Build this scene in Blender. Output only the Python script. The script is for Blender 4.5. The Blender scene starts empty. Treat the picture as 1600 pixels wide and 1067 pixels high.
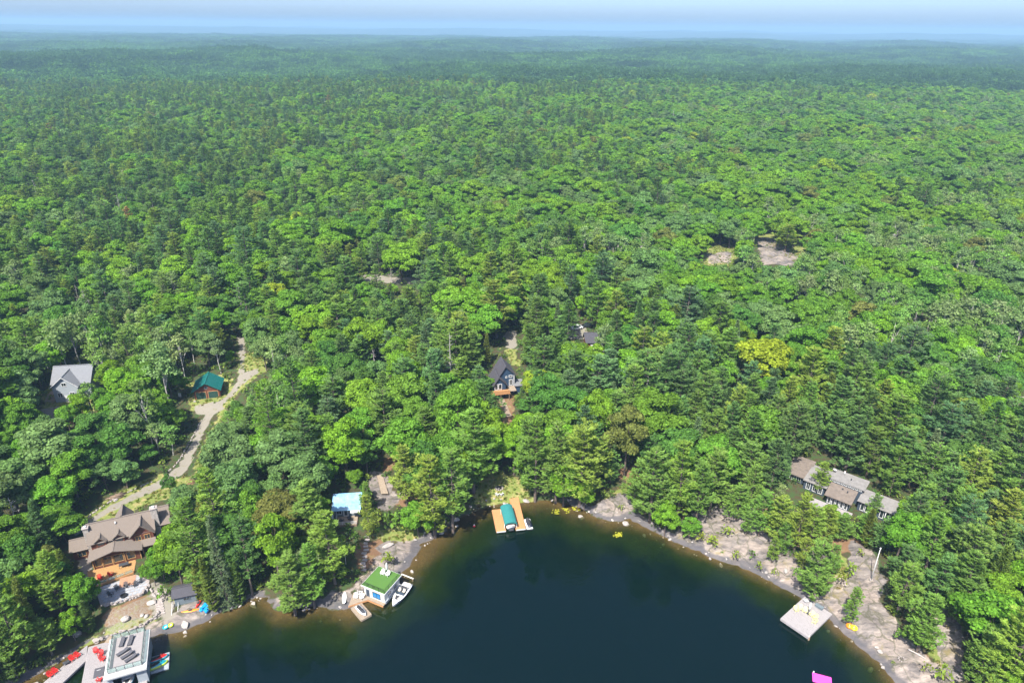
import bpy, bmesh, math, random
import numpy as np
from mathutils import Vector, Matrix

SC = bpy.context.scene
C = SC.collection
R = math.radians
rng = np.random.default_rng(11)
random.seed(11)

# ------------------------------------------------------------------ camera, sky, sun, exposure
CAM_H = 105.0
PITCH, ROLL = R(24.7), R(0.6)
cd = bpy.data.cameras.new('camera')
cam = bpy.data.objects.new('camera', cd); C.objects.link(cam)
cd.lens = 24.0; cd.sensor_width = 36.0; cd.clip_start = 1.0; cd.clip_end = 60000.0
f_ = np.array([0, math.cos(PITCH), -math.sin(PITCH)]); r_ = np.array([1.0, 0, 0]); u_ = np.cross(r_, f_)
CR = r_*math.cos(ROLL) + u_*math.sin(ROLL); CU = u_*math.cos(ROLL) - r_*math.sin(ROLL)
cam.matrix_world = Matrix(((CR[0], CU[0], -f_[0], 0), (CR[1], CU[1], -f_[1], 0), (CR[2], CU[2], -f_[2], CAM_H), (0, 0, 0, 1)))
SC.camera = cam

SUN_EL = R(55); SUN_AZ = R(205)          # compass bearing of the sun, clockwise from +Y (behind the camera, to the left)
sun_dir = Vector((math.sin(SUN_AZ)*math.cos(SUN_EL), math.cos(SUN_AZ)*math.cos(SUN_EL), math.sin(SUN_EL)))
W = bpy.data.worlds.new('World'); SC.world = W; W.use_nodes = True
wn = W.node_tree.nodes; wl = W.node_tree.links; wn.clear()
sky = wn.new('ShaderNodeTexSky'); sky.sky_type = 'NISHITA'; sky.sun_disc = False
sky.sun_elevation = SUN_EL; sky.sun_rotation = SUN_AZ; sky.altitude = 1900; sky.air_density = 0.7; sky.dust_density = 10.0; sky.ozone_density = 5.0
bg = wn.new('ShaderNodeBackground'); bg.inputs['Strength'].default_value = 0.096
wo = wn.new('ShaderNodeOutputWorld'); wl.new(sky.outputs[0], bg.inputs[0]); wl.new(bg.outputs[0], wo.inputs[0])
sd = bpy.data.lights.new('sun', 'SUN'); sd.energy = 3.3; sd.angle = R(0.8); sd.color = (1.0, 0.95, 0.86)
sun = bpy.data.objects.new('sun', sd); C.objects.link(sun); sun.rotation_euler = sun_dir.to_track_quat('Z', 'Y').to_euler(); sun.location = (0, 0, 300)
SC.view_settings.view_transform = 'Standard'; SC.view_settings.look = 'None'
SC.view_settings.exposure = 1.95; SC.view_settings.gamma = 1.0; SC.view_settings.use_curve_mapping = False
cy = SC.cycles
cy.max_bounces = 7; cy.diffuse_bounces = 5; cy.glossy_bounces = 2; cy.transmission_bounces = 4; cy.volume_bounces = 2; cy.transparent_max_bounces = 12
cy.use_denoising = True; cy.use_adaptive_sampling = True; cy.adaptive_threshold = 0.02
cy.caustics_reflective = False; cy.caustics_refractive = False; cy.sample_clamp_indirect = 6.0

# ------------------------------------------------------------------ survey: sight lines from the camera to the ground
FPX = 1066.7
def sight(u, v):
    d = f_*FPX + CR*(u-800) - CU*(v-533.5)
    return d/np.linalg.norm(d)
def at(u, v, z=0.0):
    d = sight(u, v); t = (z-CAM_H)/d[2]
    return np.array([d[0]*t, d[1]*t])
def proj(P):
    P = np.asarray(P, float); q = P - np.array([0, 0, CAM_H]); k = q@f_
    k = np.where(k < 1, 1, k)
    return 800+FPX*(q@CR)/k, 533.5-FPX*(q@CU)/k

def poly_sd(x, y, poly):
    """signed distance to a closed polygon, positive inside"""
    poly = np.asarray(poly, float); n = len(poly)
    d2 = np.full(x.shape, 1e18); ins = np.zeros(x.shape, bool)
    for i in range(n):
        ax, ay = poly[i]; bx, by = poly[(i+1) % n]
        ex, ey = bx-ax, by-ay; L = ex*ex+ey*ey+1e-12
        t = np.clip(((x-ax)*ex+(y-ay)*ey)/L, 0, 1)
        d2 = np.minimum(d2, (x-ax-t*ex)**2+(y-ay-t*ey)**2)
        c = ((ay > y) != (by > y)); xi = ax+(y-ay)*ex/(ey if abs(ey) > 1e-9 else 1e-9)
        ins ^= c & (x < xi)
    d = np.sqrt(d2)
    return np.where(ins, d, -d)

def waves(seed, n, lam):
    g = np.random.default_rng(seed); a = g.uniform(0, 2*np.pi, n); l = lam*g.uniform(0.6, 1.7, n)
    kx = np.cos(a)*2*np.pi/l; ky = np.sin(a)*2*np.pi/l; ph = g.uniform(0, 2*np.pi, n)
    def f(x, y):
        s = 0.0
        for i in range(n): s = s+np.sin(kx[i]*x+ky[i]*y+ph[i])
        return s/math.sqrt(n/2)*0.6
    return f
N900, N260, N90, N30, N9, N4, N2 = waves(1, 7, 900), waves(2, 7, 260), waves(3, 7, 90), waves(4, 8, 30), waves(5, 9, 9), waves(6, 10, 4.2), waves(7, 10, 2.1)

# ------------------------------------------------------------------ shoreline of the lake
SHORE_PX = [(20, 1072), (60, 1052), (100, 1026), (137, 1003), (165, 996), (215, 992), (240, 996), (262, 988), (300, 977), (335, 963), (365, 947), (388, 936), (402, 932), (420, 939), (442, 950), (470, 950),
    (500, 946), (522, 950), (545, 950), (556, 936), (585, 925), (612, 905), (628, 892), (645, 866), (660, 849), (682, 838), (702, 826), (722, 806), (746, 795), (770, 787),
    (800, 784), (830, 782), (880, 783), (905, 793), (928, 806), (950, 812), (985, 811), (1000, 820), (1030, 834), (1060, 848), (1090, 861), (1130, 876),
    (1165, 889), (1200, 904), (1240, 926), (1282, 952), (1320, 986), (1350, 1012), (1378, 1040), (1400, 1064)]
shore = [tuple(at(u, v, 0)) for u, v in SHORE_PX]
shore = [(-330, -420), (-190, -90), (-125, 45), (-96, 74)] + shore + [(75, 76), (92, 58), (140, 20), (230, -120), (300, -420)]
def shore_d(x, y):            # positive on land
    return -poly_sd(np.asarray(x, float), np.asarray(y, float), shore)

def sstep(a, b, x):
    t = np.clip((x-a)/(b-a), 0, 1); return t*t*(3-2*t)

PADS = []                      # (x, y, radius, z): ground levelled for buildings
def height(x, y):
    x = np.asarray(x, float); y = np.asarray(y, float)
    d = shore_d(x, y) + 0.45*N9(x, y) + 0.35*N4(x, y)
    dp = np.maximum(d, 0)
    land = 0.05 + 0.75*(1-np.exp(-dp/1.3)) + 9.0*(1-np.exp(-dp/70.0))
    land = land + np.minimum(dp/90, 1)*2.6*N90(x, y) + np.minimum(dp/25, 1)*0.45*N30(x, y) + np.minimum(dp/5, 1)*(0.13*N9(x, y)+0.06*N4(x, y))
    r = np.hypot(x, y)
    land = land + sstep(400, 1800, r)*(11*N900(x, y)+3*N260(x, y))
    land = land + sstep(5600, 7200, r)*(-20) + sstep(7600, 11500, r)*(72+16*N900(x/3.2, y/3.2)) 
    steep = 0.13 + 0.20*sstep(15, 40, x) + 0.05*sstep(-20, -60, x)
    dn = np.maximum(-d, 0)
    bed = 0.05 - np.minimum(dn*steep + 0.012*dn*dn, 7.0) + np.minimum(dn/3, 1)*0.12*N9(x, y)
    h = np.where(d > 0, land, bed)
    for px, py, pr, pz in PADS:
        w = 1-sstep(pr*0.6, pr*1.25, np.hypot(x-px, y-py)); h = h*(1-w)+pz*w
    return h
def hz(x, y): return float(height(np.array([x]), np.array([y]))[0])
def G(u, v, lift=0.0):
    """point of the ground seen along a sight line"""
    d = sight(u, v)
    if d[2] > -0.004: d = np.array([d[0], d[1], -0.004])
    z = 3.0
    for _ in range(14):
        t = (z-CAM_H)/d[2]; z = 0.5*z+0.5*(hz(d[0]*t, d[1]*t)+lift)
    t = (z-CAM_H)/d[2]
    return np.array([d[0]*t, d[1]*t, z-lift])
def pxpoly(pts): return [tuple(G(u, v)[:2]) for u, v in pts]

# ------------------------------------------------------------------ scene-graph helpers
def tag(o, label=None, cat=None, group=None, kind=None):
    if label: o['label'] = label
    if cat: o['category'] = cat
    if group: o['group'] = group
    if kind: o['kind'] = kind
    elif cat: o['kind'] = 'thing'
    return o
def thing(name, loc, rot=0.0, label=None, cat=None, group=None):
    o = bpy.data.objects.new(name, None); C.objects.link(o); o.empty_display_size = 0.3
    o.location = loc; o.rotation_euler = (0, 0, rot)
    return tag(o, label, cat, group)
def link(name, me, parent=None, loc=None, rot=None):
    o = bpy.data.objects.new(name, me); C.objects.link(o)
    if parent is not None: o.parent = parent
    if loc is not None: o.location = loc
    if rot is not None: o.rotation_euler = rot
    return o
def copy_tree(o, parent=None):
    c = o.copy(); C.objects.link(c)
    if parent is not None: c.parent = parent
    for ch in o.children: copy_tree(ch, c)
    return c
def mesh_np(name, V, F, mats, midx=None, smooth=False):
    """V (n,3), F list of (m,k) int arrays"""
    me = bpy.data.meshes.new(name)
    V = np.asarray(V, np.float32); Fs = [np.asarray(f, np.int32) for f in F if len(f)]
    nl = sum(f.size for f in Fs); nf = sum(len(f) for f in Fs)
    me.vertices.add(len(V)); me.vertices.foreach_set('co', V.ravel())
    me.loops.add(nl); me.loops.foreach_set('vertex_index', np.concatenate([f.ravel() for f in Fs]))
    me.polygons.add(nf)
    tot = np.concatenate([np.full(len(f), f.shape[1], np.int32) for f in Fs]); st = np.concatenate([[0], np.cumsum(tot)[:-1]]).astype(np.int32)
    me.polygons.foreach_set('loop_start', st); me.polygons.foreach_set('loop_total', tot)
    if midx is not None: me.polygons.foreach_set('material_index', np.asarray(midx, np.int32))
    if smooth: me.polygons.foreach_set('use_smooth', np.ones(nf, bool))
    for m in mats: me.materials.append(m)
    me.update(calc_edges=True); me.validate()
    return me

class MB:
    """collects boxes, slabs, tubes, prisms, lofts; build() links them as one mesh object"""
    def __init__(s): s.v = []; s.f = []; s.sm = []
    def add(s, vs, fs, smooth=False):
        b = len(s.v); s.v += [tuple(map(float, p)) for p in vs]
        for f in fs: s.f.append([b+i for i in f]); s.sm.append(smooth)
        return s
    def box(s, x0, x1, y0, y1, z0, z1, rot=0, piv=None):
        P = [(x0, y0), (x1, y0), (x1, y1), (x0, y1)]
        if rot:
            cx, cy_ = piv if piv else ((x0+x1)/2, (y0+y1)/2); c, q = math.cos(rot), math.sin(rot)
            P = [(cx+(a-cx)*c-(b-cy_)*q, cy_+(a-cx)*q+(b-cy_)*c) for a, b in P]
        return s.prism(P, z0, z1)
    def prism(s, P, z0, z1):
        n = len(P); z0s = z0 if hasattr(z0, '__len__') else [z0]*n; z1s = z1 if hasattr(z1, '__len__') else [z1]*n
        vs = [(P[i][0], P[i][1], z0s[i]) for i in range(n)]+[(P[i][0], P[i][1], z1s[i]) for i in range(n)]
        fs = [list(range(n-1, -1, -1)), list(range(n, 2*n))]+[[i, (i+1) % n, n+(i+1) % n, n+i] for i in range(n)]
        return s.add(vs, fs)
    def slab(s, P, t):
        """polygon with thickness t below it along its normal"""
        P = [Vector(p) for p in P]; nrm = Vector((0, 0, 0))
        for i in range(len(P)): nrm += (P[i]-P[0]).cross(P[(i+1) % len(P)]-P[0])
        nrm.normalize()
        if nrm.z < 0: P = P[::-1]; nrm = -nrm
        n = len(P); vs = [p-nrm*t for p in P]+P
        return s.add(vs, [list(range(n-1, -1, -1)), list(range(n, 2*n))]+[[i, (i+1) % n, n+(i+1) % n, n+i] for i in range(n)])
    def tube(s, pts, r, n=6, cap=True):
        pts = [Vector(p) for p in pts]; rs = r if hasattr(r, '__len__') else [r]*len(pts); b = []
        for i, p in enumerate(pts):
            d = (pts[min(i+1, len(pts)-1)]-pts[max(i-1, 0)]).normalized()
            a = d.orthogonal().normalized() if abs(d.z) > 0.9 else d.cross(Vector((0, 0, 1))).normalized(); c = d.cross(a)
            b += [p+(a*math.cos(2*math.pi*k/n)+c*math.sin(2*math.pi*k/n))*rs[i] for k in range(n)]
        fs = [[i*n+k, i*n+(k+1) % n, (i+1)*n+(k+1) % n, (i+1)*n+k] for i in range(len(pts)-1) for k in range(n)]
        if cap: fs += [list(range(n-1, -1, -1)), [(len(pts)-1)*n+k for k in range(n)]]
        return s.add(b, fs, n > 5)
    def loft(s, rings, cap=True, smooth=True):
        n = len(rings[0]); vs = [p for r in rings for p in r]
        fs = [[i*n+k, i*n+(k+1) % n, (i+1)*n+(k+1) % n, (i+1)*n+k] for i in range(len(rings)-1) for k in range(n)]
        if cap: fs += [list(range(n-1, -1, -1)), [(len(rings)-1)*n+k for k in range(n)]]
        return s.add(vs, fs, smooth)
    def mesh(s, name, mat, bevel=0.0):
        me = bpy.data.meshes.new(name); me.from_pydata(s.v, [], s.f); me.materials.append(mat)
        me.polygons.foreach_set('use_smooth', s.sm)
        bm = bmesh.new(); bm.from_mesh(me); bmesh.ops.recalc_face_normals(bm, faces=bm.faces)
        if bevel: bmesh.ops.bevel(bm, geom=list(bm.edges), offset=bevel, segments=1, affect='EDGES', clamp_overlap=True)
        bm.to_mesh(me); bm.free(); me.update(); return me
    def build(s, name, mat, parent=None, bevel=0.0, loc=None, rot=None):
        return link(name, s.mesh(name, mat, bevel), parent, loc, rot)

# ------------------------------------------------------------------ materials
def new_mat(name):
    m = bpy.data.materials.new(name); m.use_nodes = True; nt = m.node_tree; nt.nodes.clear()
    return m, nt.nodes, nt.links
def M(name, col, col2=None, scale=3.0, rough=0.7, metal=0.0, bump=0.0, wear=0.25, stretch=None, spec=0.5, coat=0.0):
    """paint, wood, stone ...: two colours mixed by noise in the object's own space, fine relief"""
    m, N, L = new_mat(name)
    out = N.new('ShaderNodeOutputMaterial'); b = N.new('ShaderNodeBsdfPrincipled'); L.new(b.outputs[0], out.inputs[0])
    tc = N.new('ShaderNodeTexCoord'); mp = N.new('ShaderNodeMapping'); L.new(tc.outputs['Object'], mp.inputs[0])
    if stretch: mp.inputs['Scale'].default_value = stretch
    n1 = N.new('ShaderNodeTexNoise'); n1.inputs['Scale'].default_value = scale; n1.inputs['Detail'].default_value = 6; n1.inputs['Roughness'].default_value = 0.65
    L.new(mp.outputs[0], n1.inputs['Vector'])
    if col2 is None: col2 = tuple(c*(1-wear) for c in col)
    r = N.new('ShaderNodeValToRGB'); r.color_ramp.elements[0].position = 0.32; r.color_ramp.elements[1].position = 0.68
    r.color_ramp.elements[0].color = (*col2, 1); r.color_ramp.elements[1].color = (*col, 1)
    L.new(n1.outputs[0], r.inputs[0]); L.new(r.outputs[0], b.inputs['Base Color'])
    b.inputs['Roughness'].default_value = rough; b.inputs['Metallic'].default_value = metal; b.inputs['Specular IOR Level'].default_value = spec
    if coat: b.inputs['Coat Weight'].default_value = coat
    if bump:
        bp = N.new('ShaderNodeBump'); bp.inputs['Strength'].default_value = bump; bp.inputs['Distance'].default_value = 0.096
        L.new(n1.outputs[0], bp.inputs['Height']); L.new(bp.outputs[0], b.inputs['Normal'])
    return m

def foliage_mat(name, attr='tint', default=(0.06, 0.11, 0.03), var=0.55, transl=0.32):
    m, N, L = new_mat(name)
    out = N.new('ShaderNodeOutputMaterial')
    a = N.new('ShaderNodeAttribute'); a.attribute_type = 'INSTANCER'; a.attribute_name = attr
    g = N.new('ShaderNodeNewGeometry'); mr = N.new('ShaderNodeMapRange'); mr.inputs[3].default_value = 1-var*0.75; mr.inputs[4].default_value = 1+var
    L.new(g.outputs['Random Per Island'], mr.inputs[0])
    tc = N.new('ShaderNodeTexCoord'); nz = N.new('ShaderNodeTexNoise'); nz.inputs['Scale'].default_value = 0.45; nz.inputs['Detail'].default_value = 2
    L.new(tc.outputs['Object'], nz.inputs['Vector'])
    mr2 = N.new('ShaderNodeMapRange'); mr2.inputs[1].default_value = 0.3; mr2.inputs[2].default_value = 0.7; mr2.inputs[3].default_value = 0.78; mr2.inputs[4].default_value = 1.25
    L.new(nz.outputs[0], mr2.inputs[0])
    mu = N.new('ShaderNodeMath'); mu.operation = 'MULTIPLY'; L.new(mr.outputs[0], mu.inputs[0]); L.new(mr2.outputs[0], mu.inputs[1])
    v = N.new('ShaderNodeVectorMath'); v.operation = 'SCALE'; L.new(a.outputs['Color'], v.inputs[0]); L.new(mu.outputs[0], v.inputs['Scale'])
    d = N.new('ShaderNodeBsdfDiffuse'); t = N.new('ShaderNodeBsdfTranslucent'); mx = N.new('ShaderNodeMixShader'); mx.inputs[0].default_value = transl
    v2 = N.new('ShaderNodeVectorMath'); v2.operation = 'MULTIPLY'; v2.inputs[1].default_value = (1.25, 1.3, 0.7); L.new(v.outputs[0], v2.inputs[0])
    L.new(v.outputs[0], d.inputs[0]); L.new(v2.outputs[0], t.inputs[0]); L.new(d.outputs[0], mx.inputs[1]); L.new(t.outputs[0], mx.inputs[2])
    L.new(mx.outputs[0], out.inputs[0])
    return m

MAT = {}
MAT['needles'] = foliage_mat('pine needles', transl=0.46)
MAT['leaves'] = foliage_mat('broad leaves', transl=0.46)
MAT['bark'] = M('grey brown bark', (0.13, 0.10, 0.08), (0.06, 0.045, 0.035), 4, 0.9, bump=0.4, stretch=(3, 3, 0.5))
MAT['birch_bark'] = M('white birch bark', (0.52, 0.50, 0.46), (0.22, 0.20, 0.18), 3, 0.8, stretch=(1, 1, 2.5))
MAT['dead_wood'] = M('bleached dead wood', (0.42, 0.39, 0.37), (0.24, 0.21, 0.19), 3, 0.9)

# ------------------------------------------------------------------ ground sheet, painted by zone
def frame_at(a, b, z):
    A = at(*a, z); B = at(*b, z); return A, math.atan2(B[1]-A[1], B[0]-A[0])
def to_world(o, ang, p): return (o[0]+p[0]*math.cos(ang)-p[1]*math.sin(ang), o[1]+p[0]*math.sin(ang)+p[1]*math.cos(ang))
LOG_O, LOG_A = np.array([-85.4, 107.6]), R(23.8)
SHED_O, SHED_A = np.array([-65.4, 99.7]), R(17.8)
GREY_O, GREY_A = np.array([-126.5, 165.0]), R(9)
GAR_O, GAR_A = np.array([-91.2, 171.5]), R(14)
BLUE_O, BLUE_A = np.array([-5.2, 177.0]), R(14)
CAB_O, CAB_A = np.array([-40.2, 124.0]), R(6.9)
COT_O, COT_A = np.array([74.5, 130.8]), R(-39.4)
DRK_O, DRK_A = np.array([25.1, 208.5]), R(4)
GBH_O, GBH_A = np.array([-29.3, 103.9]), R(-25.7)
for o_, a_, c_, r_p in ((LOG_O, LOG_A, (5, 4), 13), (SHED_O, SHED_A, (2, 1.5), 3.4), (GREY_O, GREY_A, (5, 4), 9), (GAR_O, GAR_A, (3.5, 3), 7), (BLUE_O, BLUE_A, (3.5, 3), 8), (CAB_O, CAB_A, (3, 0), 5), (COT_O, COT_A, (2, 2), 9), (DRK_O, DRK_A, (2, 2), 6)):
    p_ = to_world(o_, a_, c_); PADS.append((p_[0], p_[1], r_p, None))
PADS_ALL = PADS; PADS = []
PADS = [(a, b, c, hz(a, b)) for a, b, c, _ in PADS_ALL]
PADS[0] = (PADS[0][0], PADS[0][1], 13, 2.9)
PADS.append((*to_world(LOG_O, LOG_A, (5.4, -8.4)), 6.4, 2.45))
PADS[1] = (PADS[1][0], PADS[1][1], 3.4, 1.3)

def axis(lo, hi, step, far_lo, far_hi, g=1.13):
    a = list(np.arange(lo, hi+step, step)); s = step; x = a[-1]
    while x < far_hi: s = min(s*g, 500); x += s; a.append(x)
    s = step; x = lo; b = []
    while x > far_lo: s = min(s*g, 500); x -= s; b.append(x)
    return np.array(b[::-1]+a)
XS = axis(-150, 150, 1.15, -14500, 14500); YS = axis(70, 335, 1.15, -520, 15500)
GX, GY = np.meshgrid(XS, YS); gx, gy = GX.ravel(), GY.ravel()
gd = shore_d(gx, gy)

ZPX = dict(rock=[], grass=[], gravel=[], duff=[])
def zone(kind, pts, soft=1.2, amt=1.0): ZPX[kind].append((pxpoly(pts), soft, amt))
# bare granite
zone('rock', [(925, 800), (950, 775), (985, 770), (1000, 818), (985, 815), (945, 815)])
zone('rock', [(1048, 846), (1085, 806), (1110, 792), (1140, 788), (1180, 800), (1200, 838), (1232, 850), (1255, 890), (1250, 915), (1290, 945), (1282, 958), (1200, 910), (1100, 870)], 1.5)
zone('rock', [(1275, 950), (1300, 905), (1328, 900), (1322, 868), (1330, 842), (1345, 848), (1372, 880), (1384, 905), (1372, 940), (1400, 970), (1430, 1010), (1470, 1040), (1490, 1100), (1410, 1090)], 1.2)
zone('rock', [(1445, 958), (1472, 946), (1500, 975), (1508, 1000), (1500, 1067), (1475, 1060), (1462, 1010)], 1.0)
zone('rock', [(1240, 855), (1275, 845), (1300, 860), (1290, 890), (1255, 885)], 2.0, 0.6)
zone('rock', [(380, 955), (355, 945), (330, 950), (235, 975), (200, 1000), (240, 1003), (300, 985), (345, 968)], 1.0)
zone('rock', [(505, 945), (510, 920), (545, 922), (555, 940), (540, 955)], 0.8)
zone('rock', [(585, 850), (630, 842), (662, 850), (645, 880), (625, 900), (600, 890), (560, 925), (552, 915), (590, 870)], 0.8)
zone('rock', [(578, 735), (600, 740), (628, 778), (605, 800), (590, 790), (575, 760)], 0.8)
zone('rock', [(1178, 370), (1205, 372), (1230, 388), (1248, 402), (1240, 416), (1190, 414)], 3)
zone('rock', [(1100, 396), (1150, 392), (1140, 412), (1105, 412)], 3, 0.8)
zone('rock', [(420, 940), (440, 935), (450, 950)], 0.8)
zone('rock', [(266, 974), (280, 946), (335, 932), (352, 952), (300, 982)], 0.8)
# grass and low growth
zone('grass', [(745, 750), (775, 735), (820, 748), (835, 785), (760, 790), (740, 788)], 1.5)
zone('grass', [(160, 985), (185, 970), (235, 962), (245, 970), (200, 985), (165, 1002)], 0.8)
zone('grass', [(590, 830), (640, 815), (665, 838), (640, 850), (600, 848)], 1.2)
zone('grass', [(785, 545), (805, 545), (815, 575), (800, 570)], 1.5)
zone('grass', [(1300, 905), (1300, 865), (1320, 860), (1330, 895), (1315, 925)], 1.0)
zone('grass', [(1090, 842), (1115, 835), (1125, 848), (1110, 856)], 0.6)
zone('grass', [(1120, 815), (1140, 812), (1152, 832), (1135, 840), (1122, 830)], 0.6)
zone('grass', [(930, 810), (940, 770), (985, 755), (990, 775), (955, 782), (950, 800)], 1.2, 0.8)
zone('grass', [(100, 835), (160, 785), (230, 745), (300, 745), (285, 770), (230, 790), (140, 830)], 1.5)
zone('grass', [(375, 555), (415, 545), (418, 580), (385, 600), (350, 640), (340, 700), (300, 745), (320, 690), (352, 620), (372, 600)], 1.5)
zone('grass', [(20, 1067), (60, 1040), (130, 995), (165, 985), (160, 1000), (100, 1035)], 1.0, 0.7)
zone('grass', [(1178, 365), (1285, 380), (1280, 400), (1240, 410), (1180, 380)], 3)
zone('grass', [(1095, 392), (1150, 380), (1160, 400), (1140, 415), (1100, 414)], 3)
zone('grass', [(1560, 640), (1600, 635), (1600, 690), (1560, 680)], 3)
zone('grass', [(1440, 930), (1470, 925), (1510, 960), (1500, 1060), (1470, 1067), (1430, 990)], 1.5, 0.8)
zone('grass', [(290, 600), (350, 585), (375, 610), (345, 650), (300, 640)], 2.0)
zone('grass', [(70, 600), (150, 590), (160, 640), (60, 665)], 2.0, 0.8)
# gravel lanes
zone('gravel', [(112, 836), (150, 804), (205, 772), (250, 751), (280, 727), (298, 692), (320, 650), (340, 630), (347, 636), (331, 654), (311, 692), (294, 732), (266, 756), (208, 782), (152, 811), (120, 838)], 0.5)
zone('gravel', [(303, 634), (348, 626), (350, 640), (325, 652), (306, 645)], 0.8)
zone('gravel', [(371, 525), (381, 524), (383, 560), (381, 582), (405, 575), (403, 583), (377, 603), (350, 633), (343, 629), (371, 596), (376, 570)], 0.5)
zone('gravel', [(560, 428), (600, 431), (668, 437), (666, 446), (610, 443), (565, 438)], 0.8)
zone('gravel', [(788, 518), (806, 518), (808, 545), (792, 545)], 1.0)
zone('gravel', [(1575, 618), (1640, 622), (1640, 634), (1590, 628)], 0.8)
zone('gravel', [(882, 508), (912, 506), (922, 530), (890, 528)], 1.0)
zone('gravel', [(62, 640), (92, 632), (92, 650), (70, 660)], 1.0)
zone('gravel', [(152, 965), (232, 930), (250, 955), (240, 985), (160, 1002)], 0.8, 0.5)
zone('gravel', [(238, 905), (262, 918), (274, 930), (272, 968), (250, 966), (236, 942)], 0.8)
zone('gravel', [(120, 872), (140, 870), (150, 905), (135, 905)], 0.6)
# bare soil, needles and reddish duff
zone('duff', [(160, 960), (225, 930), (245, 940), (240, 962), (190, 972), (165, 985)], 1.0)
zone('duff', [(595, 715), (618, 715), (615, 735), (600, 740)], 1.0)
zone('duff', [(605, 775), (650, 770), (660, 790), (625, 795)], 1.0)
zone('duff', [(555, 850), (600, 840), (605, 870), (560, 900)], 1.0)
zone('duff', [(1180, 790), (1300, 820), (1345, 850), (1320, 870), (1240, 850), (1190, 830)], 3)
zone('duff', [(1320, 735), (1360, 770), (1340, 775), (1310, 750)], 2, 0.7)
zone('duff', [(1320, 845), (1345, 840), (1355, 865), (1330, 872)], 0.8)
zone('duff', [(1460, 940), (1480, 945), (1475, 965), (1455, 960)], 0.8)
zone('duff', [(1415, 1010), (1450, 1020), (1460, 1050), (1430, 1040)], 0.8)
zone('duff', [(778, 615), (802, 612), (806, 670), (785, 665)], 1.2)
zone('duff', [(960, 740), (1050, 700), (1050, 740), (980, 760)], 2)
zone('duff', [(765, 748), (800, 745), (815, 765), (790, 780), (765, 775)], 1.5, 0.7)
zone('duff', [(150, 795), (195, 768), (190, 782), (155, 802)], 1.2)
zone('duff', [(270, 755), (300, 745), (310, 775), (275, 790)], 1.2)

wob = 0.9*N4(gx, gy)+0.5*N2(gx, gy)
Z = {k: np.zeros(gx.shape) for k in ZPX}
near = (np.abs(gx) < 260) & (gy > 60) & (gy < 440)
for k, L_ in ZPX.items():
    for poly, soft, amt in L_:
        s = poly_sd(gx[near], gy[near], poly)
        w = amt*sstep(-soft, soft, s+wob[near]*min(1.0, soft*0.5))
        Z[k][near] = np.maximum(Z[k][near], w)
# narrow granite ledge along most of the right and centre shore
ledge = sstep(2.6+0.8*0, 0.6, gd+0.9*N9(gx, gy))*(gd > -0.5)*sstep(4, 22, gx)
ledge = np.maximum(ledge, 0.8*sstep(1.6, 0.4, gd+0.8*N9(gx, gy))*(gd > -0.5)*sstep(-5, -20, gx)*(gy < 140))
Z['rock'] = np.maximum(Z['rock'], ledge)
rel = 0.30*N9(gx, gy)+0.16*N4(gx, gy)+0.10*N2(gx, gy)
rel = 0.55*rel+0.45*np.round(rel/0.28)*0.28          # ledges
gz = height(gx, gy) + Z['rock']*np.minimum(np.maximum(gd, 0)/2, 1)*rel
# curvature of the earth is left out: the far ridge stands at its own height
ny, nx = GX.shape
ii = np.arange(ny*nx).reshape(ny, nx)
quads = np.stack([ii[:-1, :-1], ii[:-1, 1:], ii[1:, 1:], ii[1:, :-1]], -1).reshape(-1, 4)
GV = np.stack([gx, gy, gz], 1)

m, N, L = new_mat('forest floor, granite, grass and gravel'); MAT['ground'] = m
def nd(t, **kw):
    n = N.new(t)
    for k, v in kw.items():
        if k in n.inputs: n.inputs[k].default_value = v
        else: setattr(n, k, v)
    return n
def noise(scale, detail=5, rough=0.6, src=None):
    n = nd('ShaderNodeTexNoise', Scale=scale, Detail=detail, Roughness=rough); L.new((src or pos).outputs['Position'] if src is None else src, n.inputs['Vector']); return n.outputs[0]
def ramp(fac, stops):
    r = N.new('ShaderNodeValToRGB'); e = r.color_ramp.elements
    while len(e) < len(stops): e.new(0.5)
    for q, (p, c) in zip(e, stops): q.position = p; q.color = (*c, 1) if len(c) == 3 else c
    L.new(fac, r.inputs[0]); return r.outputs[0]
def mixc(fac, a, b):
    n = nd('ShaderNodeMix', data_type='RGBA')
    if isinstance(fac, float): n.inputs[0].default_value = fac
    else: L.new(fac, n.inputs[0])
    for i, q in ((6, a), (7, b)):
        if isinstance(q, tuple): n.inputs[i].default_value = (*q, 1)
        else: L.new(q, n.inputs[i])
    return n.outputs[2]
def mth(op, a, b=None, c=None):
    n = N.new('ShaderNodeMath'); n.operation = op
    for i, q in enumerate((a, b, c)):
        if q is None: continue
        if isinstance(q, (int, float)): n.inputs[i].default_value = q
        else: L.new(q, n.inputs[i])
    return n.outputs[0]
def smooth(a, b, x):
    n = nd('ShaderNodeMapRange', interpolation_type='SMOOTHSTEP'); n.inputs[1].default_value = a; n.inputs[2].default_value = b
    L.new(x, n.inputs[0]); return n.outputs[0]
pos = N.new('ShaderNodeNewGeometry')
sep = N.new('ShaderNodeSeparateXYZ'); L.new(pos.outputs['Position'], sep.inputs[0])
zat = {}
for k in Z:
    a = N.new('ShaderNodeAttribute'); a.attribute_name = k; zat[k] = a.outputs['Fac']
nA, nB, nC, nD = noise(0.12, 6), noise(0.7, 6, 0.7), noise(3.0, 5, 0.7), noise(9.0, 3, 0.7)
def edge(k, src, amt=0.8): return smooth(0.38, 0.62, mth('ADD', zat[k], mth('MULTIPLY', mth('SUBTRACT', src, 0.5), amt)))
floor = mixc(nC, (0.030, 0.028, 0.014), (0.06, 0.048, 0.022)); floor = mixc(smooth(0.42, 0.6, nB), floor, (0.032, 0.058, 0.016))
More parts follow.
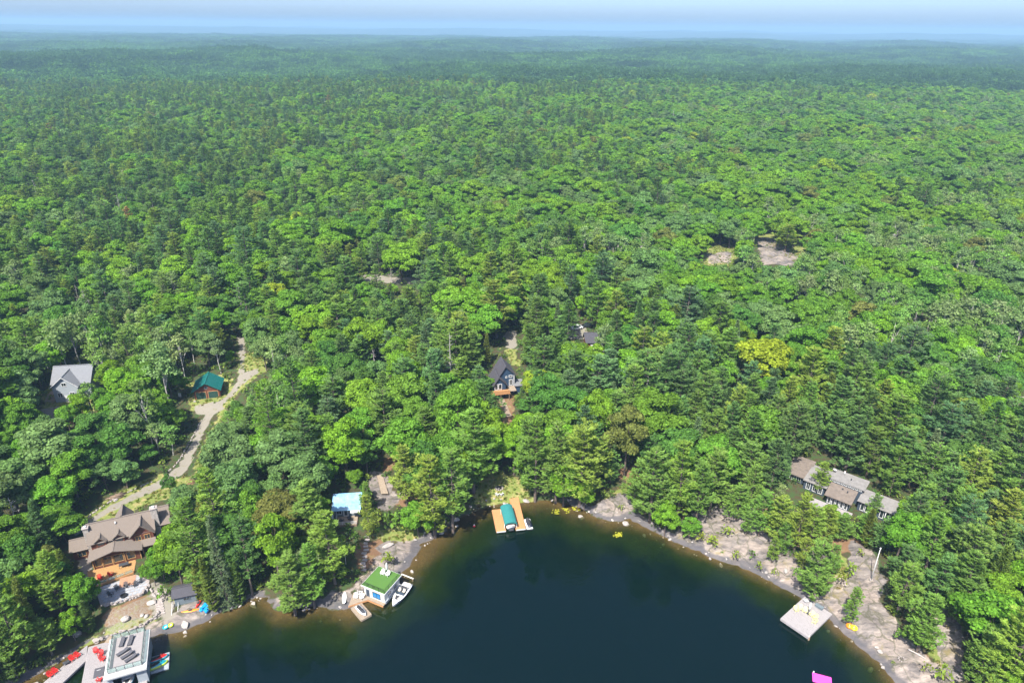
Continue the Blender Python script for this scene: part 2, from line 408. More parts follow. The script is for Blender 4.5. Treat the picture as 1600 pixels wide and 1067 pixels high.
fard = nd('ShaderNodeVectorMath', operation='LENGTH'); L.new(pos.outputs['Position'], fard.inputs[0])
floor = mixc(smooth(900, 1500, fard.outputs['Value']), floor, (0.022, 0.045, 0.020))
duff = mixc(nC, (0.10, 0.055, 0.028), (0.17, 0.10, 0.058)); duff = mixc(smooth(0.5, 0.65, nB), duff, (0.16, 0.14, 0.06))
grass = mixc(nC, (0.075, 0.11, 0.022), (0.17, 0.19, 0.05)); grass = mixc(smooth(0.48, 0.66, nB), grass, (0.24, 0.20, 0.085))
gravel = mixc(nD, (0.15, 0.137, 0.112), (0.21, 0.19, 0.158)); gravel = mixc(smooth(0.55, 0.7, nB), gravel, (0.12, 0.12, 0.045))
rmap = nd('ShaderNodeMapping'); rmap.inputs['Rotation'].default_value = (0, 0, 0.7); rmap.inputs['Scale'].default_value = (0.35, 1.0, 1.0); L.new(pos.outputs['Position'], rmap.inputs[0])
nS = noise(0.9, 7, 0.7, rmap.outputs[0])
rock = ramp(nS, [(0.33, (0.070, 0.064, 0.062)), (0.45, (0.140, 0.124, 0.114)), (0.58, (0.205, 0.180, 0.162)), (0.74, (0.33, 0.295, 0.265))])
dn_ = nd('ShaderNodeTexNoise', Scale=0.35, Detail=4.0); L.new(pos.outputs['Position'], dn_.inputs['Vector'])
ds_ = nd('ShaderNodeVectorMath', operation='SCALE', Scale=3.5); L.new(dn_.outputs['Color'], ds_.inputs[0]); da_ = nd('ShaderNodeVectorMath', operation='ADD'); L.new(pos.outputs['Position'], da_.inputs[0]); L.new(ds_.outputs[0], da_.inputs[1])
vc_ = nd('ShaderNodeTexVoronoi', Scale=0.3); L.new(da_.outputs[0], vc_.inputs['Vector']); sl_ = N.new('ShaderNodeSeparateColor'); L.new(vc_.outputs['Color'], sl_.inputs[0])
slab_ = nd('ShaderNodeMix', data_type='RGBA', blend_type='MULTIPLY'); slab_.inputs[0].default_value = 1.0; L.new(rock, slab_.inputs[6]); L.new(ramp(sl_.outputs[0], [(0.0, (0.66, 0.66, 0.70)), (0.5, (1.0, 0.98, 0.96)), (1.0, (1.25, 1.16, 1.10))]), slab_.inputs[7]); rock = slab_.outputs[2]
rock = mixc(mth('MULTIPLY', smooth(0.55, 0.72, nC), 0.35), rock, (0.07, 0.066, 0.062))
mus = nd('ShaderNodeTexMusgrave') if hasattr(bpy.types, 'ShaderNodeTexMusgrave') else nd('ShaderNodeTexVoronoi', Scale=0.22, feature='DISTANCE_TO_EDGE')
wv = nd('ShaderNodeVectorMath', operation='ADD'); L.new(pos.outputs['Position'], wv.inputs[0])
nv = nd('ShaderNodeTexNoise', Scale=0.5, Detail=4.0); L.new(pos.outputs['Position'], nv.inputs['Vector'])
sc2 = nd('ShaderNodeVectorMath', operation='SCALE', Scale=3.0); L.new(nv.outputs['Color'], sc2.inputs[0]); L.new(sc2.outputs[0], wv.inputs[1]); L.new(wv.outputs[0], mus.inputs['Vector'])
crack = smooth(0.06, 0.0, mus.outputs[0])
rock = mixc(mth('MULTIPLY', crack, mth('MULTIPLY', smooth(0.3, 0.5, nA), 0.75)), rock, (0.06, 0.06, 0.035))
rock = mixc(mth('MULTIPLY', smooth(0.54, 0.66, mth('ADD', mth('MULTIPLY', nA, 0.6), mth('MULTIPLY', nB, 0.4))), 0.8), rock, mixc(nC, (0.13, 0.13, 0.04), (0.19, 0.13, 0.07)))
wet = smooth(0.75, 0.35, mth('ADD', sep.outputs[2], mth('MULTIPLY', mth('SUBTRACT', nB, 0.5), 0.5)))
rock = mixc(mth('MULTIPLY', wet, 0.8), rock, (0.062, 0.060, 0.066))
col = mixc(edge('duff', nB), floor, duff); col = mixc(edge('grass', nB), col, grass); col = mixc(edge('rock', mth('ADD', mth('MULTIPLY', nB, 0.75), mth('MULTIPLY', nC, 0.25)), 1.25), col, rock); col = mixc(edge('gravel', nC, 0.5), col, gravel)
bed = mixc(nB, (0.135, 0.098, 0.045), (0.055, 0.044, 0.020)); bed = mixc(smooth(0.56, 0.68, nC), bed, (0.17, 0.14, 0.08)); bed = mixc(smooth(0.52, 0.66, nA), bed, (0.05, 0.045, 0.015))
col = mixc(smooth(0.04, -0.04, sep.outputs[2]), col, bed)
bs = nd('ShaderNodeBsdfPrincipled', Roughness=0.9); bs.inputs['Specular IOR Level'].default_value = 0.2
bpn = nd('ShaderNodeBump', Strength=0.5, Distance=0.25); L.new(mth('ADD', nB, mth('MULTIPLY', nC, 0.5)), bpn.inputs['Height']); L.new(bpn.outputs[0], bs.inputs['Normal'])
om = N.new('ShaderNodeOutputMaterial'); L.new(col, bs.inputs['Base Color']); L.new(bs.outputs[0], om.inputs[0])

gme = mesh_np('ground', GV, [quads], [MAT['ground']], smooth=True)
for k in Z:
    at_ = gme.attributes.new(k, 'FLOAT', 'POINT'); at_.data.foreach_set('value', Z[k].astype(np.float32))
tag(link('ground', gme), kind='structure')

# ------------------------------------------------------------------ lake
inlake = (gd < 2.5).reshape(ny, nx)
qm = (inlake[:-1, :-1] | inlake[1:, 1:] | inlake[:-1, 1:] | inlake[1:, :-1]).ravel()
wq = quads[qm]; used = np.unique(wq); remap = np.full(ny*nx, -1); remap[used] = np.arange(len(used))
WV = GV[used].copy(); depth = np.maximum(-(WV[:, 2]), 0); WV[:, 2] = 0.0
m, N, L = new_mat('clear lake water over a shoaling bed'); MAT['water'] = m
pos = N.new('ShaderNodeNewGeometry')
a = N.new('ShaderNodeAttribute'); a.attribute_name = 'depth'
n1 = noise(0.16, 5)
dd = mth('MULTIPLY', a.outputs['Fac'], mth('ADD', 0.55, mth('MULTIPLY', n1, 0.9)))
alpha = mth('SUBTRACT', 1.0, mth('POWER', 2.718, mth('MULTIPLY', dd, -0.52)))
tr = N.new('ShaderNodeBsdfTransparent'); L.new(mixc(smooth(0.0, 1.4, dd), (0.85, 0.80, 0.68), (0.38, 0.50, 0.22)), tr.inputs[0])
df = N.new('ShaderNodeBsdfDiffuse'); L.new(mixc(smooth(1.2, 4.2, dd), (0.004, 0.014, 0.002), (0.0, 0.0042, 0.0040)), df.inputs[0])
m1 = N.new('ShaderNodeMixShader'); L.new(alpha, m1.inputs[0]); L.new(tr.outputs[0], m1.inputs[1]); L.new(df.outputs[0], m1.inputs[2])
gl = N.new('ShaderNodeBsdfGlossy'); gl.inputs['Roughness'].default_value = 0.04
rip = noise(1.1, 4, 0.65); rip2 = noise(0.05, 3)
bpn = nd('ShaderNodeBump', Strength=0.6, Distance=0.12); L.new(mth('MULTIPLY', rip, smooth(0.35, 0.75, rip2)), bpn.inputs['Height']); L.new(bpn.outputs[0], gl.inputs['Normal'])
fr = nd('ShaderNodeFresnel', IOR=1.42); L.new(bpn.outputs[0], fr.inputs['Normal'])
m2 = N.new('ShaderNodeMixShader'); L.new(fr.outputs[0], m2.inputs[0]); L.new(m1.outputs[0], m2.inputs[1]); L.new(gl.outputs[0], m2.inputs[2])
om = N.new('ShaderNodeOutputMaterial'); L.new(m2.outputs[0], om.inputs[0])
wme = mesh_np('water', WV, [remap[wq]], [MAT['water']], smooth=True)
at_ = wme.attributes.new('depth', 'FLOAT', 'POINT'); at_.data.foreach_set('value', depth.astype(np.float32))
tag(link('water', wme), kind='structure')

# ------------------------------------------------------------------ tree kinds: crown of leaf sprays, tapered trunk with limbs
def rdir(g, n):
    v = g.normal(size=(n, 3)); return v/np.linalg.norm(v, axis=1, keepdims=True)
def blades(g, Cn, D, Nn, ln, wd, k):
    """k pointed blades per centre, spread about direction D in the plane with normal Nn"""
    n = len(Cn); Cc = np.repeat(Cn, k, 0); Dd = np.repeat(D, k, 0); Nn = np.repeat(Nn, k, 0)
    Nn = Nn+0.45*rdir(g, n*k); Nn /= np.linalg.norm(Nn, axis=1, keepdims=True)
    Sd = np.cross(Dd, Nn); Sd /= np.linalg.norm(Sd, axis=1, keepdims=True)+1e-9
    a = g.uniform(-1.2, 1.2, n*k)[:, None]; Fd = Dd*np.cos(a)+Sd*np.sin(a); S2 = np.cross(Fd, Nn); S2 /= np.linalg.norm(S2, axis=1, keepdims=True)+1e-9
    l = (ln*g.uniform(0.7, 1.25, n*k))[:, None]; w = (wd*g.uniform(0.7, 1.3, n*k))[:, None]
    p0 = Cc-S2*w*0.5-Fd*l*0.25; p1 = Cc+S2*w*0.5-Fd*l*0.25; p2 = Cc+Fd*l*0.75+Nn*g.uniform(-0.05, 0.12, n*k)[:, None]
    return np.stack([p0, p1, p2], 1)
def tube_np(P, r, n=5):
    mb = MB(); mb.tube(P, r, n, cap=False); return np.array(mb.v), np.array(mb.f)
def join_tubes(parts):
    V, F, b = [], [], 0
    for v, f in parts: V.append(v); F.append(f+b); b += len(v)
    return np.concatenate(V), np.concatenate(F)

def conifer(seed, h=20.0, rad=3.4, base=0.2, step=0.8, nb=6, droop=0.0, dens=1.0, blade=(0.75, 0.26), power=0.75, irregular=0.3, k=4, up=0.5):
    g = np.random.default_rng(seed); Cs, Ds, Ns = [], [], []; tubes = []
    lean = g.normal(0, 0.25, 2)
    tr = [(0, 0, -0.6), (lean[0]*0.3, lean[1]*0.3, h*0.35), (lean[0]*0.8, lean[1]*0.8, h*0.7), (lean[0], lean[1], h*0.985)]
    tubes.append(tube_np(tr, [h*0.016+0.04, h*0.012+0.03, h*0.007, 0.02], 6))
    z = base*h; side = g.uniform(0.75, 1.2, 5)
    while z < h*0.985:
        t = (z-base*h)/(h-base*h); prof = (1-t)**power*(0.55+0.45*min(1, t*5))
        for b in range(nb):
            if g.random() < 0.10+0.12*irregular: continue
            az = 2*np.pi*(b+g.uniform(-0.4, 0.4))/nb+z*1.7
            Lb = rad*prof*(1+irregular*g.uniform(-1, 0.8))*side[int((az % (2*np.pi))/(2*np.pi)*5) % 5]+0.25
            el = (up*(0.15+t)-droop*(1-t))+g.normal(0, 0.10)
            dv = np.array([math.cos(az), math.sin(az), 0]); org = np.array([lean[0]*z/h, lean[1]*z/h, z])
            n = max(2, int((2.5+Lb*5.2)*dens)); s = np.sqrt(g.uniform(0.04, 1, n))*Lb
            latw = (0.12+0.30*np.sin(np.pi*np.clip(s/Lb, 0, 1)**0.8))*Lb; lat = g.uniform(-1, 1, n)*latw
            sv = np.array([-dv[1], dv[0], 0])
            rise = np.tan(el)*s + (0.05*s*s/Lb if droop <= 0 else -0.10*s*s/Lb)
            Cc = org+dv*s[:, None]+sv*lat[:, None]; Cc[:, 2] += rise - 0.10*np.abs(lat)+g.normal(0, 0.09, n)
            dd = dv*1.0+sv*(lat/(np.abs(latw)+0.1)*0.7)[:, None]; dd = dd/np.linalg.norm(dd, axis=1, keepdims=True); dd[:, 2] += 0.12+np.tan(el)*0.5
            Cs.append(Cc); Ds.append(dd/np.linalg.norm(dd, axis=1, keepdims=True)); Ns.append(np.tile([0, 0, 1.0], (n, 1))+0.25*dv)
            if Lb > 1.2 and g.random() < 0.55: tubes.append(tube_np([org, org+dv*Lb*0.75+np.array([0, 0, np.tan(el)*Lb*0.75])], [0.05+Lb*0.01, 0.015], 3))
        z += step*g.uniform(0.75, 1.25)*(1-0.35*t)
    Cs, Ds, Ns = np.concatenate(Cs), np.concatenate(Ds), np.concatenate(Ns); Ns /= np.linalg.norm(Ns, axis=1, keepdims=True)
    T = blades(g, Cs, Ds, Ns, blade[0], blade[1], k)
    return T.reshape(-1, 3), np.arange(len(T)*3).reshape(-1, 3), join_tubes(tubes)

def broad(seed, h=15.0, rad=4.2, base=0.22, lobes=34, per=75, leaf=0.40, flat=1.0, loose=0.0, lobe_r=(1.0, 1.7), trunk_r=None):
    g = np.random.default_rng(seed); zc = h*(base+1)/2; rz = h*(1-base)/2; Cn, Nn = [], []; tubes = []
    bend = g.normal(0, 0.3, 2); tubes.append(tube_np([(0, 0, -0.6), (bend[0], bend[1], h*0.3), (bend[0]*0.5, bend[1]*1.5, h*0.62), (bend[0], bend[1], h*0.85)], [trunk_r or h*0.018, (trunk_r or h*0.018)*0.75, h*0.008, 0.03], 6))
    u = rdir(g, lobes*3); u = u[u[:, 2] > -0.55][:lobes]
    for i, d in enumerate(u):
        q = 0.72+0.3*g.random()-(0.35 if i % 4 == 0 else 0)
        wob = 1+0.22*math.sin(3*math.atan2(d[1], d[0])+seed)
        lr = g.uniform(*lobe_r); shape = np.array([rad*wob-lr*0.55, rad*wob-lr*0.55, (rz-lr*0.5)*flat])
        c = np.array([bend[0], bend[1], zc])+d*q*shape
        n = int(per*(lr/1.35)**2*g.uniform(0.8, 1.2)*(0.6 if q < 0.6 else 1)); v = rdir(g, n); v[:, 2] = np.where(v[:, 2] < -0.35, -v[:, 2], v[:, 2])
        out = c-np.array([0, 0, zc-rz*0.4]); v = v+0.35*out/np.linalg.norm(out); v /= np.linalg.norm(v, axis=1, keepdims=True)
        rr = lr*(g.uniform(0.55, 1.05, n)**0.6)*(1+loose*g.normal(0, 0.35, n)); Cn.append(c+v*np.array([1.1, 1.1, 0.8])*rr[:, None]); Nn.append(v)
        if i % 3 == 0: tubes.append(tube_np([np.array([bend[0], bend[1], h*g.uniform(0.28, 0.55)]), (c+np.array([0, 0, h*0.5]))/2*np.array([1, 1, 0.96]), c], [0.11, 0.07, 0.02], 3))
    Cn, Nn = np.concatenate(Cn), np.concatenate(Nn); n = len(Cn)
    Nn = Nn*0.9+0.75*rdir(g, n)+np.array([0, 0, 0.25]); Nn /= np.linalg.norm(Nn, axis=1, keepdims=True)
    a = np.cross(Nn, rdir(g, n)); a /= np.linalg.norm(a, axis=1, keepdims=True)+1e-9; b = np.cross(Nn, a)
    l = leaf*g.uniform(0.6, 1.35, (n, 1)); w = l*g.uniform(0.55, 0.9, (n, 1))
    Q = np.stack([Cn-a*l, Cn+b*w-a*l*0.1, Cn+a*l, Cn-b*w+a*l*0.15], 1)
    return Q.reshape(-1, 3), np.arange(n*4).reshape(-1, 4), join_tubes(tubes)

def bare(seed, h=14.0, rad=2.2, base=0.25, nb=34, drop=0.15):
    g = np.random.default_rng(seed); T = [tube_np([(0, 0, -0.5), (0.1, 0, h*0.5), (0.25, 0.1, h)], [0.17, 0.11, 0.03], 5)]
    for i in range(nb):
        z = h*g.uniform(base, 0.96); az = g.uniform(0, 6.28); t = (z/h-base)/(1-base); Lb = rad*(1-0.75*t)*g.uniform(0.5, 1.2)
        d = np.array([math.cos(az), math.sin(az), g.uniform(-drop, 0.6)]); o = np.array([0.1+0.1*z/h, 0, z]); m1 = o+d*Lb*0.55; e = o+d*Lb+np.array([0, 0, 0.15])
        T.append(tube_np([o, m1, e], [0.06, 0.04, 0.012], 3))
        for q in range(3):
            s = m1+(e-m1)*g.uniform(0, 0.8); T.append(tube_np([s, s+(d*0.5+rdir(g, 1)[0]*0.7)*Lb*0.4], [0.025, 0.008], 3))
    return join_tubes(T)

SPEC = {   # kind: (how many shapes, maker, leaf material, bark material, reference height)
 'pine': (7, lambda s: conifer(s, 20, 4.1+0.35*(s % 3), 0.18+0.06*(s % 3), 1.1, 6, 0.02, 1.0, (0.74, 0.28), 0.42 if s % 2 else 0.66, 0.55, 5, 0.45), 'needles', 'bark', 20.0),
 'spruce': (4, lambda s: conifer(s, 18, 2.5+0.25*(s % 2), 0.05, 0.62, 7, 0.28, 1.0, (0.55, 0.22), 0.9, 0.2, 4, 0.35), 'needles', 'bark', 18.0),
 'cedar': (3, lambda s: conifer(s, 13, 1.75, 0.04, 0.5, 7, -0.25, 1.1, (0.55, 0.24), 0.8, 0.3, 4, 0.9), 'needles', 'bark', 13.0),
 'broad': (8, lambda s: broad(s, 15, 4.3+0.3*(s % 3), 0.2, 36+3*(s % 4), 165, 0.265, 1.0, 0.0, (1.0, 1.9)), 'leaves', 'bark', 15.0),
 'birch': (4, lambda s: broad(s, 16, 2.9, 0.34, 26, 52, 0.30, 1.0, 0.8, (0.9, 1.5), 0.17), 'leaves', 'birch_bark', 16.0),
 'bush': (4, lambda s: broad(s, 1.7, 1.15, 0.02, 9, 34, 0.22, 1.0, 0.3, (0.45, 0.7), 0.04), 'leaves', 'bark', 1.7),
}
KIDX = list(SPEC)
PROTO = {}
for k_, (n_, mk, lm, bk, hr) in SPEC.items():
    PROTO[k_] = []
    for s_ in range(n_):
        V, F, (TV, TF) = mk(100*KIDX.index(k_)+s_)
        crown = mesh_np(k_+'_crown', V, [F], [MAT[lm]]); trunk = mesh_np(k_+'_trunk', TV, [TF], [MAT[bk]], smooth=True)
        if F.shape[1] == TF.shape[1]: Fs = [np.concatenate([F, TF+len(V)])]
        else: Fs = [F, TF+len(V)]
        whole = mesh_np(k_+'_tree', np.concatenate([V, TV]), Fs, [MAT[lm], MAT[bk]], np.concatenate([np.zeros(len(F)), np.ones(len(TF))]))
        PROTO[k_].append((crown, trunk, whole))
DEAD = []
for s_ in range(4):
    TV, TF = bare(900+s_); DEAD.append(mesh_np('dead_tree', TV, [TF], [MAT['dead_wood']], smooth=True))

TINTS = {
 'pine': [((0.056, 0.112, 0.034), 'deep green'), ((0.074, 0.136, 0.030), 'mid green'), ((0.056, 0.112, 0.048), 'blue-green'), ((0.098, 0.150, 0.028), 'yellow-green'), ((0.15, 0.10, 0.045), 'rusty brown')],
 'spruce': [((0.050, 0.098, 0.036), 'dark green'), ((0.074, 0.112, 0.056), 'grey-green')],
 'cedar': [((0.085, 0.120, 0.028), 'yellow-green'), ((0.062, 0.110, 0.030), 'mid green')],
 'broad': [((0.062, 0.136, 0.018), 'mid green'), ((0.044, 0.104, 0.022), 'dark green'), ((0.078, 0.156, 0.016), 'bright green'), ((0.122, 0.182, 0.016), 'yellow-green'), ((0.074, 0.096, 0.026), 'olive brown'), ((0.066, 0.120, 0.042), 'grey-green')],
 'birch': [((0.095, 0.145, 0.060), 'pale grey-green'), ((0.082, 0.150, 0.040), 'pale green')],
 'bush': [((0.075, 0.14, 0.025), 'green'), ((0.12, 0.165, 0.030), 'light'), ((0.055, 0.105, 0.024), 'dark')],
}

# ------------------------------------------------------------------ sight corridors that stay open (gaps in the wood), as a map of sight lines
CELL = 3; KW, KH = 1760//CELL, 1200//CELL
keep = np.zeros((KH, KW), bool)
ku, kv = np.meshgrid((np.arange(KW)+0.5)*CELL-80, (np.arange(KH)+0.5)*CELL)
OPEN_PX = [
 [(108, 842), (130, 818), (150, 798), (205, 765), (250, 745), (280, 718), (298, 684), (318, 645), (340, 622), (352, 632), (340, 655), (322, 690), (305, 735), (276, 760), (262, 782), (270, 826), (236, 838), (224, 862), (224, 890), (212, 908), (242, 912), (262, 950), (290, 922), (312, 925), (340, 945), (380, 935), (378, 955), (300, 985), (262, 1000), (264, 1060), (235, 1080), (75, 1080), (78, 1052), (132, 1008), (165, 992), (160, 970), (152, 940), (148, 920), (118, 880)],
 [(246, 746), (276, 706), (298, 652), (318, 640), (334, 655), (314, 702), (290, 736), (262, 762)], [(112, 842), (150, 796), (232, 742), (262, 732), (262, 786), (150, 802)],
 [(300, 592), (322, 584), (350, 590), (351, 636), (303, 632)],
 [(368, 528), (384, 526), (386, 562), (412, 572), (406, 588), (380, 606), (352, 632), (342, 626), (370, 596)],
 [(91, 594), (152, 588), (152, 606), (138, 615), (138, 634), (98, 644), (92, 640)], [(62, 632), (90, 628), (94, 655), (66, 655)],
 [(517, 771), (562, 768), (564, 800), (557, 812), (524, 812)], [(572, 742), (598, 738), (606, 745), (628, 782), (596, 798), (590, 778)],
 [(567, 848), (582, 832), (600, 838), (632, 838), (662, 850), (640, 885), (648, 945), (590, 978), (538, 962), (505, 948), (510, 922), (542, 920), (560, 895)],
 [(750, 752), (778, 740), (822, 752), (838, 778), (838, 832), (765, 834), (765, 802), (742, 792)],
 [(763, 574), (778, 555), (804, 573), (822, 582), (818, 594), (802, 606), (796, 616), (802, 650), (784, 652), (780, 622), (767, 614)],
 [(788, 540), (808, 540), (812, 572), (800, 572)], [(790, 516), (806, 516), (808, 545), (792, 545)],
 [(893, 507), (920, 508), (938, 530), (916, 532), (902, 518), (892, 520)],
 [(570, 430), (600, 430), (664, 436), (650, 444), (610, 441), (570, 437)],
 [(1104, 395), (1148, 392), (1138, 410), (1106, 410)], [(1180, 370), (1204, 370), (1224, 388), (1274, 387), (1244, 402), (1240, 413), (1192, 413)],
 [(1582, 618), (1640, 620), (1640, 632), (1590, 628)],
 [(930, 800), (950, 772), (985, 768), (990, 812), (935, 812)],
 [(1062, 846), (1092, 805), (1112, 793), (1136, 790), (1176, 803), (1196, 840), (1228, 852), (1240, 880), (1235, 922), (1160, 890), (1100, 868)],
 [(1312, 868), (1330, 842), (1345, 846), (1374, 872), (1378, 905), (1372, 942), (1402, 968), (1432, 1005), (1475, 1042), (1490, 1100), (1410, 1100), (1300, 985), (1300, 935), (1318, 925)],
 [(1452, 962), (1472, 950), (1494, 975), (1490, 1030), (1470, 1030)],
 [(1215, 930), (1262, 925), (1302, 955), (1302, 1000), (1215, 1000)],
 [(1236, 715), (1262, 712), (1285, 730), (1312, 742), (1348, 766), (1342, 778), (1326, 798), (1290, 782), (1268, 765), (1240, 742)], [(1352, 768), (1412, 793), (1407, 818), (1372, 800)],
 [(1250, 860), (1270, 850), (1285, 870), (1268, 880)],
]
for P in OPEN_PX: keep |= poly_sd(ku, kv, P) > 0
LAKE_OPEN = None
NOBASE = []                                     # (x, y, r): nothing rooted here (buildings, docks)
for px, py, pr, _ in PADS: NOBASE.append((px, py, pr*0.62))

def blocked(x, y, z, h, rad, base, conic):
    """does the crown stand in a corridor?"""
    P = []
    for t in (0.02, 0.2, 0.4, 0.6, 0.8, 1.0):
        w = 0.0
        if t >= base: q = (t-base)/(1-base); w = rad*((1-q)**0.7 if conic else math.sqrt(max(0, 1-(2*q-1)**2)))
        for s in (-0.85, 0, 0.85): P.append((x+s*w, y, z+h*t))
    u, v = proj(P); i = ((v)/CELL).astype(int); j = ((u+80)/CELL).astype(int)
    ok = (i >= 0) & (i < KH) & (j >= 0) & (j < KW)
    return keep[i[ok], j[ok]].sum()

TREES = []     # dict(kind, x, y, z, s, sz, rot, tint, word, var, hand)
def put(kind, x, y, h, word=None, var=None, wide=1.0, rot=None, jitter=0.14, hand=False, z=None):
    if kind == 'dead': hr = 14.0; tint, wd = (0.4, 0.38, 0.36), 'bare grey'
    else:
        hr = SPEC[kind][4]; opts = TINTS[kind]
        tint, wd = next((o for o in opts if o[1] == word), opts[0])
    b = rng.uniform(1-jitter, 1+jitter); tint = tuple(c*k_*b*rng.uniform(0.93, 1.07) for c, k_ in zip(tint, ((1.86, 1.72, 1.55) if kind in ('pine', 'spruce') else (1.66, 1.55, 1.36))))
    TREES.append(dict(kind=kind, x=x, y=y, z=hz(x, y) if z is None else z, h=h, s=h/hr*wide, sz=h/hr, rot=rng.uniform(0, 6.283) if rot is None else rot, tint=tint, word=wd, var=int(rng.integers(0, 1000)) if var is None else var, hand=hand))

def hand(kind, ub, vb, vt, wpx, word):
    """a tree whose foot and top were read off: foot (ub, vb), top row vt, crown width in sight"""
    p = G(ub, vb); lo, hi = 0.5, 45.0
    for _ in range(24):
        mid = (lo+hi)/2; v = proj([(p[0], p[1], p[2]+mid)])[1][0]
        if v > vt: lo = mid
        else: hi = mid
    h = lo; k = (np.array([p[0], p[1], p[2]+h/2-CAM_H])@f_); w = 0.78*wpx*k/FPX
    ref = {'pine': 7.6, 'spruce': 5.2, 'cedar': 3.5, 'broad': 9.0, 'birch': 5.9, 'bush': 2.4, 'dead': 3.6}[kind]; hr = 14.0 if kind == 'dead' else SPEC[kind][4]
    put(kind, p[0], p[1], h, word, wide=float(np.clip((w/ref)/(h/hr), 0.5, 2.2)), jitter=0.06, hand=True)

